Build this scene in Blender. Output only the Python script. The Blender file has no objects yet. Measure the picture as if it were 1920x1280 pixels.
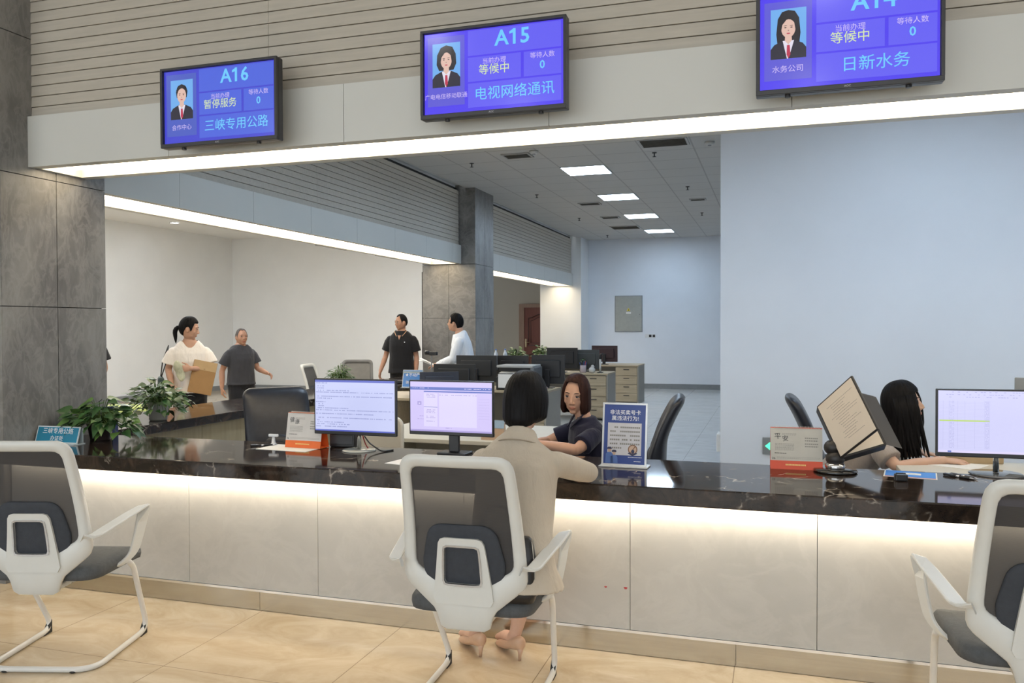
EXPO = 0.37
STRIP, PANEL, HALL, ANNEX, UNDER, SCRN, SKY = 6.2, 22.5, 40.0, 36.0, 33.0, .77, 2.3
import bpy, bmesh, math, random
from mathutils import Vector, Matrix, Euler, noise as mnoise
R = math.radians
PI = math.pi
SC = bpy.context.scene
COL = SC.collection

# ------------------------------------------------------------------ camera, world, exposure
cam_data = bpy.data.cameras.new('camera')
cam_data.sensor_width = 36.0
cam_data.lens = 1541.5 / 1920 * 36.0
cam_data.clip_start = 0.05
cam_data.clip_end = 200
cam = bpy.data.objects.new('camera', cam_data)
COL.objects.link(cam)


def cam_axes(y, p, r):
    cy, sy, cp, sp, cr, sr = math.cos(y), math.sin(y), math.cos(p), math.sin(p), math.cos(r), math.sin(r)
    f = Vector((sy * cp, cy * cp, sp))
    rt = Vector((cy, -sy, 0))
    up = rt.cross(f)
    return cr * rt + sr * up, -sr * rt + cr * up, f


_a, _b, _c = cam_axes(R(-17.6436), R(-1.0455), R(-0.187))
cam.matrix_world = Matrix(((_a.x, _b.x, -_c.x, 0), (_a.y, _b.y, -_c.y, 0), (_a.z, _b.z, -_c.z, 1.5), (0, 0, 0, 1)))
SC.camera = cam

world = bpy.data.worlds.new('world')
SC.world = world
world.use_nodes = True
world.node_tree.nodes['Background'].inputs[0].default_value = (0.90, 0.96, 1.0, 1)
world.node_tree.nodes['Background'].inputs[1].default_value = SKY

SC.view_settings.view_transform = 'Standard'
SC.view_settings.look = 'None'
SC.view_settings.gamma = 1.0
SC.view_settings.use_curve_mapping = False
SC.view_settings.exposure = EXPO
SC.cycles.use_denoising = True
SC.cycles.max_bounces = 8
SC.cycles.diffuse_bounces = 5
SC.cycles.glossy_bounces = 4
SC.cycles.sample_clamp_indirect = 6.0

# ------------------------------------------------------------------ materials
MATS = {}


def nt_of(name):
    m = bpy.data.materials.new(name)
    m.use_nodes = True
    nt = m.node_tree
    b = nt.nodes['Principled BSDF']
    return m, nt, b


def tex_coord(nt, scale=(1, 1, 1), world_space=False):
    if world_space:
        g = nt.nodes.new('ShaderNodeNewGeometry')
        out = g.outputs['Position']
    else:
        g = nt.nodes.new('ShaderNodeTexCoord')
        out = g.outputs['Object']
    mp = nt.nodes.new('ShaderNodeMapping')
    mp.inputs['Scale'].default_value = scale
    nt.links.new(out, mp.inputs['Vector'])
    return mp.outputs['Vector']


def noise_tex(nt, vec, scale, detail=4, rough=.55, dist=0):
    n = nt.nodes.new('ShaderNodeTexNoise')
    n.inputs['Scale'].default_value = scale
    n.inputs['Detail'].default_value = detail
    n.inputs['Roughness'].default_value = rough
    n.inputs['Distortion'].default_value = dist
    if vec is not None:
        nt.links.new(vec, n.inputs['Vector'])
    return n.outputs['Fac']


def ramp(nt, fac, stops):
    r = nt.nodes.new('ShaderNodeValToRGB')
    e = r.color_ramp.elements
    while len(e) < len(stops):
        e.new(0.5)
    for i, (p, c) in enumerate(stops):
        e[i].position = p
        e[i].color = c if len(c) == 4 else (*c, 1)
    nt.links.new(fac, r.inputs['Fac'])
    return r.outputs['Color']


def mixc(nt, fac, a, b, mode='MIX'):
    n = nt.nodes.new('ShaderNodeMix')
    n.data_type = 'RGBA'
    n.blend_type = mode
    for sock, v in ((n.inputs[0], fac), (n.inputs[6], a), (n.inputs[7], b)):
        if isinstance(v, (int, float)):
            sock.default_value = v
        elif isinstance(v, tuple):
            sock.default_value = v if len(v) == 4 else (*v, 1)
        else:
            nt.links.new(v, sock)
    return n.outputs[2]


def math_n(nt, op, a, b=None):
    n = nt.nodes.new('ShaderNodeMath')
    n.operation = op
    for i, v in enumerate((a, b)):
        if v is None:
            continue
        if isinstance(v, (int, float)):
            n.inputs[i].default_value = v
        else:
            nt.links.new(v, n.inputs[i])
    return n.outputs[0]


def add_bump(nt, b, h, strength=.3, dist=.01):
    n = nt.nodes.new('ShaderNodeBump')
    n.inputs['Strength'].default_value = strength
    n.inputs['Distance'].default_value = dist
    nt.links.new(h, n.inputs['Height'])
    nt.links.new(n.outputs['Normal'], b.inputs['Normal'])


def mat(name, col, rough=.5, metal=0.0, var=.06, vscale=12, bump=0, bscale=60, coat=0, spec=.5, sheen=0, alpha=1, stretch=(1, 1, 1)):
    """simple surface with a little procedural variation"""
    if name in MATS:
        return MATS[name]
    m, nt, b = nt_of(name)
    v = tex_coord(nt, stretch)
    f = noise_tex(nt, v, vscale)
    c1 = tuple(max(0, c * (1 - var)) for c in col)
    c2 = tuple(min(1, c * (1 + var)) for c in col)
    nt.links.new(ramp(nt, f, [(.3, c1), (.7, c2)]), b.inputs['Base Color'])
    b.inputs['Roughness'].default_value = rough
    b.inputs['Metallic'].default_value = metal
    b.inputs['Specular IOR Level'].default_value = spec
    b.inputs['Coat Weight'].default_value = coat
    b.inputs['Coat Roughness'].default_value = .05
    b.inputs['Sheen Weight'].default_value = sheen
    b.inputs['Alpha'].default_value = alpha
    if bump:
        add_bump(nt, b, noise_tex(nt, v, bscale), bump)
    MATS[name] = m
    return m


def emit(name, col, strength, rough=.3, base=None, coat=0):
    if name in MATS:
        return MATS[name]
    m, nt, b = nt_of(name)
    v = tex_coord(nt)
    f = noise_tex(nt, v, 3)
    c1 = tuple(c * .97 for c in col)
    nt.links.new(ramp(nt, f, [(.3, c1), (.7, col)]), b.inputs['Emission Color'])
    b.inputs['Base Color'].default_value = (*(base or (.02, .02, .02)), 1)
    b.inputs['Emission Strength'].default_value = strength
    b.inputs['Roughness'].default_value = rough
    b.inputs['Coat Weight'].default_value = coat
    MATS[name] = m
    return m


def stone_mat(name, dark, light, scale=1.0, rough=.35, dist=.7, sk=.30):
    m, nt, b = nt_of(name)
    v = tex_coord(nt, (1, 1, 1), True)
    rot = nt.nodes.new('ShaderNodeMapping')
    rot.inputs['Rotation'].default_value = (R(35), R(30), R(20))
    rot.inputs['Scale'].default_value = (1, 2.6, 1.2)
    nt.links.new(v, rot.inputs['Vector'])
    v2 = rot.outputs['Vector']
    f1 = noise_tex(nt, v2, 1.3 * scale, 8, .62, .35)
    f2 = noise_tex(nt, v2, 5 * scale, 8, .65, dist)
    mid = tuple((a + c) / 2 for a, c in zip(dark, light))
    c = ramp(nt, f1, [(.28, dark), (.5, mid), (.72, light)])
    streak = ramp(nt, f2, [(.44, (0, 0, 0)), (.52, (sk, sk, sk)), (.6, (0, 0, 0))])
    c = mixc(nt, streak, c, tuple(min(1, x * 1.25) for x in light))
    nt.links.new(c, b.inputs['Base Color'])
    b.inputs['Roughness'].default_value = rough
    MATS[name] = m
    return m


def marble_mat():
    m, nt, b = nt_of('dark_marble')
    v = tex_coord(nt, (1, 1, 1), True)
    warp = nt.nodes.new('ShaderNodeTexNoise')
    warp.inputs['Scale'].default_value = 6
    warp.inputs['Detail'].default_value = 5
    nt.links.new(v, warp.inputs['Vector'])
    vm = nt.nodes.new('ShaderNodeVectorMath')
    vm.operation = 'MULTIPLY_ADD'
    vm.inputs[1].default_value = (.22, .22, .22)
    nt.links.new(warp.outputs['Color'], vm.inputs[0])
    nt.links.new(v, vm.inputs[2])
    vo = nt.nodes.new('ShaderNodeTexVoronoi')
    vo.feature = 'DISTANCE_TO_EDGE'
    vo.inputs['Scale'].default_value = 8
    nt.links.new(vm.outputs[0], vo.inputs['Vector'])
    vein = ramp(nt, vo.outputs['Distance'], [(0, (1, 1, 1)), (.035, (.25, .25, .25)), (.07, (0, 0, 0))])
    mask = ramp(nt, noise_tex(nt, v, 5.5, 4, .6), [(.53, (0, 0, 0)), (.66, (1, 1, 1))])
    vein = mixc(nt, 1.0, vein, mask, 'MULTIPLY')
    base = ramp(nt, noise_tex(nt, v, 9, 6, .65, 1), [(.35, (.011, .008, .007)), (.55, (.028, .019, .014)), (.75, (.065, .042, .03))])
    nt.links.new(mixc(nt, vein, base, (.5, .44, .37)), b.inputs['Base Color'])
    b.inputs['Roughness'].default_value = .07
    b.inputs['IOR'].default_value = 1.48
    MATS['dark_marble'] = m
    return m


def tile_lines(nt, period, off, width, axes='xy'):
    """1 on the joint lines of a square grid given in world metres"""
    g = nt.nodes.new('ShaderNodeNewGeometry')
    s = nt.nodes.new('ShaderNodeSeparateXYZ')
    nt.links.new(g.outputs['Position'], s.inputs[0])
    tot = None
    for i, ax in enumerate('xyz'):
        if ax not in axes:
            continue
        t = math_n(nt, 'DIVIDE', math_n(nt, 'SUBTRACT', s.outputs[i], off[i]), period[i])
        fr = math_n(nt, 'FRACT', t)
        d = math_n(nt, 'ABSOLUTE', math_n(nt, 'SUBTRACT', fr, .5))
        line = math_n(nt, 'GREATER_THAN', d, .5 - width / period[i] / 2)
        tot = line if tot is None else math_n(nt, 'MAXIMUM', tot, line)
    return tot


def floor_mat(name, c1, c2, c3, period, off, width, joint, rough):
    m, nt, b = nt_of(name)
    v = tex_coord(nt, (1, 1.8, 1), True)
    c = ramp(nt, noise_tex(nt, v, 2.6, 8, .66, 1.3), [(.28, c1), (.5, c2), (.74, c3)])
    ln = tile_lines(nt, period, off, width)
    nt.links.new(mixc(nt, ln, c, joint), b.inputs['Base Color'])
    b.inputs['Roughness'].default_value = rough
    MATS[name] = m
    return m


def wood_mat(name, c1, c2, along='x'):
    m, nt, b = nt_of(name)
    sc = {'x': (1, 14, 14), 'z': (14, 14, 1), 'y': (14, 1, 14)}[along]
    v = tex_coord(nt, sc)
    f = noise_tex(nt, v, 2.5, 6, .6, .6)
    nt.links.new(ramp(nt, f, [(.3, c1), (.7, c2)]), b.inputs['Base Color'])
    b.inputs['Roughness'].default_value = .45
    MATS[name] = m
    return m


def cloth_mat(name, col, var=.08, weave=0, rough=.85, fold=.5, fscale=9):
    if name in MATS:
        return MATS[name]
    m, nt, b = nt_of(name)
    v = tex_coord(nt, (1, 1, 1))
    f = noise_tex(nt, v, 7, 4)
    c1 = tuple(c * (1 - var) for c in col)
    c2 = tuple(min(1, c * (1 + var)) for c in col)
    nt.links.new(ramp(nt, f, [(.3, c1), (.7, c2)]), b.inputs['Base Color'])
    b.inputs['Roughness'].default_value = rough
    b.inputs['Specular IOR Level'].default_value = .25
    b.inputs['Sheen Weight'].default_value = .15
    vs = tex_coord(nt, (1.6, 1.6, .55))
    h = noise_tex(nt, vs, fscale, 3, .5, .8)
    if weave:
        h2 = noise_tex(nt, tex_coord(nt, (1, 1, .12)), weave, 2)
        h = math_n(nt, 'ADD', h, math_n(nt, 'MULTIPLY', h2, .12))
    add_bump(nt, b, h, fold, .03)
    MATS[name] = m
    return m


def skin_mat(name, col):
    m, nt, b = nt_of(name)
    f = noise_tex(nt, tex_coord(nt), 18, 4)
    nt.links.new(ramp(nt, f, [(.3, tuple(c * .93 for c in col)), (.7, tuple(min(1, c * 1.06) for c in col))]), b.inputs['Base Color'])
    b.inputs['Roughness'].default_value = .5
    m['tone'] = col
    b.inputs['Subsurface Weight'].default_value = .08
    b.inputs['Subsurface Radius'].default_value = (.012, .005, .003)
    b.inputs['Specular IOR Level'].default_value = .35
    MATS[name] = m
    return m


def hair_mat(name, col, rough=.5):
    m, nt, b = nt_of(name)
    v = tex_coord(nt, (60, 60, 3))
    f = noise_tex(nt, v, 1.5, 3)
    nt.links.new(ramp(nt, f, [(.3, tuple(c * .6 for c in col)), (.7, tuple(c * 1.5 for c in col))]), b.inputs['Base Color'])
    b.inputs['Roughness'].default_value = rough
    b.inputs['Specular IOR Level'].default_value = .10
    add_bump(nt, b, f, .5, .004)
    MATS[name] = m
    return m


# ------------------------------------------------------------------ mesh building
class MB:
    def __init__(s):
        s.v, s.f, s.m, s.s = [], [], [], []

    def add(s, vs, fs, mat=0, M=None, smooth=False):
        o = len(s.v)
        s.v += [(M @ Vector(p)) if M is not None else Vector(p) for p in vs]
        for f in fs:
            s.f.append(tuple(i + o for i in f))
            s.m.append(mat)
            s.s.append(smooth)

    def bm(s, b, mat=0, M=None, smooth=False):
        b.verts.ensure_lookup_table()
        b.verts.index_update()
        s.add([v.co.copy() for v in b.verts], [[v.index for v in f.verts] for f in b.faces], mat, M, smooth)
        b.free()

    def box(s, c, d, mat=0, M=None, bev=0.0, seg=2):
        if bev <= 0:
            x, y, z = d[0] / 2, d[1] / 2, d[2] / 2
            vs = [(c[0] + a * x, c[1] + e * y, c[2] + g * z) for a in (-1, 1) for e in (-1, 1) for g in (-1, 1)]
            s.add(vs, [(0, 1, 3, 2), (4, 6, 7, 5), (0, 4, 5, 1), (2, 3, 7, 6), (0, 2, 6, 4), (1, 5, 7, 3)], mat, M)
        else:
            b = bmesh.new()
            bmesh.ops.create_cube(b, size=1)
            for v in b.verts:
                v.co = Vector((v.co.x * d[0] + c[0], v.co.y * d[1] + c[1], v.co.z * d[2] + c[2]))
            bmesh.ops.bevel(b, geom=b.edges[:], offset=min(bev, min(d) * .49), segments=seg, profile=.5, affect='EDGES')
            s.bm(b, mat, M, False)

    def box2(s, a, b, mat=0, M=None, bev=0.0):
        s.box([(x + y) / 2 for x, y in zip(a, b)], [abs(y - x) for x, y in zip(a, b)], mat, M, bev)

    def quad(s, p, mat=0, M=None):
        s.add(p, [tuple(range(len(p)))], mat, M)

    def prism(s, poly, ax, lo, hi, mat=0, M=None, smooth=False):
        """extrude a 2-D polygon; ax = axis of extrusion, the polygon lives in the other two axes in order"""
        def p3(p, t):
            return {'x': (t, p[0], p[1]), 'y': (p[0], t, p[1]), 'z': (p[0], p[1], t)}[ax]
        n = len(poly)
        vs = [p3(p, lo) for p in poly] + [p3(p, hi) for p in poly]
        fs = [tuple(range(n))[::-1], tuple(range(n, 2 * n))]
        fs += [(i, (i + 1) % n, n + (i + 1) % n, n + i) for i in range(n)]
        b = bmesh.new()
        vv = [b.verts.new(p) for p in vs]
        for f in fs:
            b.faces.new([vv[i] for i in f])
        bmesh.ops.recalc_face_normals(b, faces=b.faces[:])
        bmesh.ops.triangulate(b, faces=[f for f in b.faces if len(f.verts) > 4])
        s.bm(b, mat, M, smooth)

    def rings(s, rs, mat=0, M=None, smooth=True, cap=True, closed=True):
        n = len(rs[0])
        vs = [p for r in rs for p in r]
        fs = []
        for k in range(len(rs) - 1):
            for i in range(n if closed else n - 1):
                j = (i + 1) % n
                fs.append((k * n + i, k * n + j, (k + 1) * n + j, (k + 1) * n + i))
        if cap:
            fs.append(tuple(range(n))[::-1])
            fs.append(tuple((len(rs) - 1) * n + i for i in range(n)))
        s.add(vs, fs, mat, M, smooth)

    def tube(s, pts, rad, n=10, mat=0, M=None, cap=True, flat=1.0, side=None, round_caps=False):
        """swept tube; rad number or list; flat = second radius factor; side = direction of first radius"""
        P = [Vector(p) for p in pts]
        if not isinstance(rad, (list, tuple)):
            rad = [rad] * len(P)
        rad = list(rad)
        if round_caps:
            d0 = (P[0] - P[1]).normalized()
            d1 = (P[-1] - P[-2]).normalized()
            a, b = P[0], P[-1]
            r0, r1 = rad[0], rad[-1]
            P = [a + d0 * r0 * .98, a + d0 * r0 * .8, a + d0 * r0 * .42] + P + [b + d1 * r1 * .42, b + d1 * r1 * .8, b + d1 * r1 * .98]
            rad = [r0 * .2, r0 * .6, r0 * .9] + rad + [r1 * .9, r1 * .6, r1 * .2]
        rs = []
        u = None
        for i, p in enumerate(P):
            t = (P[min(i + 1, len(P) - 1)] - P[max(i - 1, 0)])
            if t.length < 1e-9:
                t = Vector((0, 0, 1))
            t.normalize()
            if side is not None:
                u0 = Vector(side)
            elif u is None:
                u0 = Vector((1, 0, 0)) if abs(t.x) < .8 else Vector((0, 1, 0))
            else:
                u0 = u
            u = (u0 - t * u0.dot(t))
            if u.length < 1e-6:
                u = t.orthogonal()
            u.normalize()
            w = t.cross(u)
            rs.append([p + u * rad[i] * math.cos(2 * PI * k / n) + w * rad[i] * flat * math.sin(2 * PI * k / n) for k in range(n)])
        s.rings(rs, mat, M, True, cap)

    def lathe(s, prof, n=24, mat=0, M=None, c=(0, 0, 0), cap=True):
        rs = [[Vector((c[0] + r * math.cos(2 * PI * k / n), c[1] + r * math.sin(2 * PI * k / n), c[2] + z)) for k in range(n)] for r, z in prof]
        s.rings(rs, mat, M, True, cap)

    def cyl(s, c, r, h, n=20, mat=0, M=None):
        b = bmesh.new()
        bmesh.ops.create_cone(b, cap_ends=True, segments=n, radius1=r, radius2=r, depth=h)
        bmesh.ops.translate(b, vec=c, verts=b.verts[:])
        s.bm(b, mat, M, False)

    def ell(s, c, r, mat=0, M=None, seg=16, rg=10):
        b = bmesh.new()
        bmesh.ops.create_uvsphere(b, u_segments=seg, v_segments=rg, radius=1)
        for v in b.verts:
            v.co = Vector((v.co.x * r[0] + c[0], v.co.y * r[1] + c[1], v.co.z * r[2] + c[2]))
        s.bm(b, mat, M, True)

    def text(s, txt, size, M, mat=0, bold=0.0, align='CENTER'):
        cu = bpy.data.curves.new('t', 'FONT')
        cu.body = txt
        cu.size = size
        cu.align_x = align
        cu.align_y = 'CENTER'
        cu.offset = bold * size
        cu.resolution_u = 2
        o = bpy.data.objects.new('t', cu)
        me = o.to_mesh()
        s.add([v.co.copy() for v in me.vertices], [tuple(p.vertices) for p in me.polygons], mat, M)
        o.to_mesh_clear()
        bpy.data.objects.remove(o)
        bpy.data.curves.remove(cu)

    def mesh(s, name, mats, matfn=None):
        me = bpy.data.meshes.new(name)
        me.from_pydata([tuple(p) for p in s.v], [], s.f)
        for m in mats:
            me.materials.append(m)
        me.polygons.foreach_set('material_index', s.m)
        me.polygons.foreach_set('use_smooth', s.s)
        me.update()
        return me

    def remesh(s, voxel, smooth=4, factor=.5):
        """fuse everything into one continuous surface"""
        me = s.mesh('tmp', [])
        o = bpy.data.objects.new('tmp', me)
        COL.objects.link(o)
        md = o.modifiers.new('r', 'REMESH')
        md.mode = 'VOXEL'
        md.voxel_size = voxel
        md.use_smooth_shade = True
        if smooth:
            sm = o.modifiers.new('s', 'SMOOTH')
            sm.iterations = smooth
            sm.factor = factor
        dg = bpy.context.evaluated_depsgraph_get()
        dg.update()
        ev = o.evaluated_get(dg)
        e = ev.to_mesh()
        out = MB()
        out.v = [v.co.copy() for v in e.vertices]
        out.f = [tuple(p.vertices) for p in e.polygons]
        out.m = [0] * len(out.f)
        out.s = [True] * len(out.f)
        ev.to_mesh_clear()
        bpy.data.objects.remove(o)
        bpy.data.meshes.remove(me)
        return out

    def paint(s, fn):
        for i, f in enumerate(s.f):
            c = sum((s.v[k] for k in f), Vector()) / len(f)
            s.m[i] = fn(c)


def obj(name, mb, mats, parent=None, loc=None, rotz=0.0, label=None):
    if not isinstance(mats, (list, tuple)):
        mats = [mats]
    o = bpy.data.objects.new(name, mb.mesh(name, mats))
    COL.objects.link(o)
    if parent is not None:
        o.parent = parent
    if loc is not None:
        o.location = loc
    o.rotation_euler = (0, 0, rotz)
    if label:
        o['label'] = label
    return o


def tag(o, label, cat, group=None):
    o['label'] = label
    o['category'] = cat
    if group:
        o['group'] = group
    return o


def thing(name, label, cat, loc=(0, 0, 0), rotz=0.0, group=None):
    o = bpy.data.objects.new(name, None)
    o.empty_display_size = .1
    COL.objects.link(o)
    o.location = loc
    o.rotation_euler = (0, 0, rotz)
    return tag(o, label, cat, group)


def struct(name, mb, mats, parent=None):
    o = obj(name, mb, mats, parent)
    if parent is None:
        o['kind'] = 'structure'
    return o


def dup(root, label=None, loc=None, rotz=None, group=None):
    r = root.copy()
    COL.objects.link(r)
    if loc is not None:
        r.location = loc
    if rotz is not None:
        r.rotation_euler = (0, 0, rotz)
    if label:
        r['label'] = label
    if group:
        r['group'] = group
    for ch in list(root.children):
        c = ch.copy()
        COL.objects.link(c)
        c.parent = r
        for g in list(ch.children):
            d = g.copy()
            COL.objects.link(d)
            d.parent = c
    return r


def frame(o, x, y):
    """matrix with local x along x, local y along y (z = x cross y) at o"""
    x = Vector(x).normalized()
    y = Vector(y)
    z = x.cross(y).normalized()
    y = z.cross(x)
    return Matrix(((x.x, y.x, z.x, o[0]), (x.y, y.y, z.y, o[1]), (x.z, y.z, z.z, o[2]), (0, 0, 0, 1)))


def face_front(o):
    """text facing -y (towards the public side)"""
    return frame(o, (1, 0, 0), (0, 0, 1))


rnd = random.Random(7)
# ------------------------------------------------------------------ setting
stone_dark = stone_mat('grey_stone', (.095, .09, .086), (.27, .26, .245))
stone_panel = stone_mat('pale_stone', (.40, .39, .365), (.53, .515, .48), .8, .4, .7, .14)
marble = marble_mat()
white_paint = mat('white_paint', (.76, .77, .77), .7, var=.02, vscale=2)
cool_paint = mat('cool_white_paint', (.74, .77, .82), .7, var=.02, vscale=2)
beige_panel = mat('beige_panel', (.54, .545, .515), .38, var=.02, vscale=2)
louver_m = mat('louver_beige', (.43, .395, .335), .5, var=.07, vscale=5, stretch=(.6, 8, 8))
grey_base = mat('grey_skirting', (.22, .23, .24), .45)
dark_gap = mat('dark_gap', (.03, .03, .03), .8)
floor_hall = floor_mat('beige_marble_floor', (.47, .36, .23), (.56, .45, .31), (.65, .55, .41), (.805, .8, 1), (-.16, 2.98, 0), .004, (.28, .21, .14), .13)
floor_office = floor_mat('pale_tile_floor', (.50, .50, .49), (.56, .56, .55), (.62, .62, .61), (.8, .8, 1), (-.16, 5.4, 0), .006, (.36, .36, .36), .16)


def ceiling_mat(name, col, joint):
    m, nt, b = nt_of(name)
    f = noise_tex(nt, tex_coord(nt, (1, 1, 1), True), 1.2, 4)
    c = ramp(nt, f, [(.3, tuple(x * .96 for x in col)), (.7, col)])
    ln = tile_lines(nt, (.6, .6, 1), (-2.7, 10.57, 0), .018)
    nt.links.new(mixc(nt, ln, c, joint), b.inputs['Base Color'])
    b.inputs['Roughness'].default_value = .8
    MATS[name] = m
    return m


ceil_m = ceiling_mat('ceiling_tiles', (.58, .57, .55), (.40, .39, .38))
b = MB()
b.box2((-14, -5, -.1), (7, 3.95, 0))
b.box2((-14, 3.95, -.1), (-5.0, 18, 0))
struct('floor', b, floor_hall)
b = MB()
b.box2((-5.0, 3.95, -.1), (7, 23, 0))
b.box2((-14, 18, -.1), (-5.0, 23, 0))
struct('floor_office', b, floor_office)
b = MB()
b.box2((-4.46, 3.95, 3.6), (7, 20.3, 3.7))
struct('ceiling', b, ceil_m)
b = MB()
b.box2((-14, -5, 4.3), (7, 3.9, 4.4))
struct('ceiling_hall', b, white_paint)
b = MB()
b.box2((-14, 3.9, 3.65), (-4.5, 23, 3.75))
struct('ceiling_annex', b, white_paint)

b = MB(); b.box2((-14, 3.9, 3.62), (7, 4.02, 4.32)); struct('wall_upper', b, white_paint)
b = MB(); b.box2((-12.9, 3.9, 0), (-12.6, 17.3, 3.66)); struct('wall_left', b, white_paint)
b = MB(); b.box2((-12.9, 17.1, 0), (-6.05, 17.4, 3.66)); struct('wall_back', b, white_paint)
b = MB(); b.box2((-5.0, 19.8, 0), (7, 20.1, 3.62)); struct('wall_far', b, cool_paint)
taupe = mat('taupe_paint', (.40, .37, .32), .7, var=.02, vscale=2)
b = MB(); b.box2((-12.9, 21.0, 0), (-4.5, 21.3, 3.66)); struct('wall_corridor', b, taupe)
b = MB(); b.box2((-5.3, 20.0, 0), (-5.0, 21.1, 3.66)); struct('wall_corridor_end', b, taupe)
b = MB(); b.box2((-.455, 7.62, 0), (7, 7.9, 3.62)); struct('wall_right', b, cool_paint)
b = MB(); b.box2((6.8, -5, 0), (7, 20, 4.35)); struct('wall_side', b, cool_paint)
b = MB()
b.box2((-14, -5.2, 0), (-10, -5, 4.4)); b.box2((6, -5.2, 0), (7, -5, 4.4)); b.box2((-10, -5.2, 3.9), (6, -5, 4.4)); b.box2((-10, -5.2, 0), (6, -5, .25))
struct('wall_front', b, white_paint)  # unseen wall, its middle left open so sky light reaches the louvers
b = MB()
for k in range(9):
    b.box2((-10 + 2 * k - .04, -5.16, .25), (-10 + 2 * k + .04, -5.04, 3.9))
b.box2((-10, -5.16, 2.4), (6, -5.04, 2.48))
struct('added_window_1', b, mat('added_window_grey', (.2, .2, .21), .4))  # mullions added out of view, framing an opening made to let daylight in
b = MB(); b.box2((-14.2, -5, 0), (-14, 4.0, 4.4)); struct('wall_hall_left', b, white_paint)

b = MB(); b.box2((-12.6, 3.9, 0), (-12.585, 17.1, .11)); struct('baseboard_left', b, grey_base)
b = MB(); b.box2((-12.585, 17.085, 0), (-6.05, 17.1, .11)); struct('baseboard_back', b, grey_base)
b = MB(); b.box2((-4.6, 19.785, 0), (7, 19.8, .12)); struct('baseboard_far', b, grey_base)
b = MB(); b.box2((-.44, 7.605, 0), (6.8, 7.62, .12)); struct('baseboard_right', b, grey_base)

# stone columns: cladding slabs with fine joints over a dark core
def column(x0, x1, y0, y1, z1, m, name, zj=(1.63,), skirt=True, xj=None):
    t = bpy.data.objects.new(name, None)
    COL.objects.link(t)
    t['kind'] = 'structure'
    g = .0025
    core = MB()
    core.box2((x0 + .02, y0 + .02, 0), (x1 - .02, y1 - .02, z1))
    obj('column_core', core, dark_gap, t)
    cl = MB()
    zs = [0.0] + list(zj) + [z1]
    ym = (y0 + y1) / 2
    xm = (x0 + x1) / 2
    for za, zb in zip(zs, zs[1:]):
        for ya, yb in ((y0, ym), (ym, y1)):
            cl.box2((x1 - .02, ya + g, za + g), (x1, yb - g, zb - g))
            cl.box2((x0, ya + g, za + g), (x0 + .02, yb - g, zb - g))
        for xa, xb in ((x0, xm), (xm, x1)):
            cl.box2((xa + g, y0, za + g), (xb - g, y0 + .02, zb - g))
            cl.box2((xa + g, y1 - .02, za + g), (xb - g, y1, zb - g))
    obj('column_cladding', cl, m, t)
    if skirt:
        sk = MB()
        sk.box2((x0 - .012, y0 - .012, 0), (x1 + .012, y1 + .012, .1))
        obj('column_skirting', sk, m, t)
    return t


column(-5.17, -4.3, 3.68, 4.47, 4.3, stone_dark, 'column_front', (1.63, 2.42, 3.25), True)
column(-5.17, -4.3, 11.7, 12.55, 3.65, stone_dark, 'column_middle', (1.63, 2.45), True)
b = MB(); b.box2((-5.33, 19.0, 0), (-4.33, 19.85, 3.64)); struct('column_rear', b, white_paint)

# header beams with a recessed lit soffit, and the louvred panels above them
strip_m = emit('warm_strip_glow', (1.0, .84, .60), STRIP)


def header(name, L, along, front, width, z0, z1, joints, lab):
    """front = coordinate of the visible face, body goes away from it by width"""
    t = bpy.data.objects.new(name, None)
    COL.objects.link(t)
    t['kind'] = 'structure'
    sgn = 1 if width > 0 else -1
    def bx(m, a0, a1, d0, d1, za, zb):
        if along == 'x':
            m.box2((a0, front + d0, za), (a1, front + d1, zb))
        else:
            m.box2((front + d0, a0, za), (front + d1, a1, zb))
    face = MB()
    js = [L[0]] + [j for j in joints if L[0] < j < L[1]] + [L[1]]
    for a, c in zip(js, js[1:]):
        bx(face, a + .0015, c - .0015, 0, sgn * .02, z0, z1)
        bx(face, a + .0015, c - .0015, width - sgn * .02, width, z0, z1)
    obj('fascia', face, beige_panel, t)
    core = MB()
    bx(core, L[0], L[1], sgn * .02, width - sgn * .02, z0 + .09, z1)
    obj('soffit', core, white_paint, t)
    lip = MB()
    bx(lip, L[0], L[1], sgn * .02, sgn * .07, z0, z0 + .09)
    bx(lip, L[0], L[1], width - sgn * .07, width - sgn * .02, z0, z0 + .09)
    bx(lip, L[0], L[0] + .03, sgn * .05, width - sgn * .05, z0, z0 + .09)
    bx(lip, L[1] - .03, L[1], sgn * .05, width - sgn * .05, z0, z0 + .09)
    obj('soffit_lip', lip, beige_panel, t)
    s = MB()
    bx(s, L[0] + .035, L[1] - .035, sgn * .072, width - sgn * .115, z0 + .040, z0 + .088)
    o = obj('light_strip', s, strip_m, t)
    return t


header('trim_1', (-4.3, 6.8), 'x', 3.87, .445, 2.472, 2.777, [-3.27 + 1.115 * k for k in range(10)], '')
header('trim_2', (4.47, 11.68), 'y', -4.52, -.55, 2.455, 2.735, [5.47 + .98 * k for k in range(8)], '')
header('trim_3', (12.56, 18.98), 'y', -4.52, -.55, 2.455, 2.735, [13.5 + .98 * k for k in range(8)], '')


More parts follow.
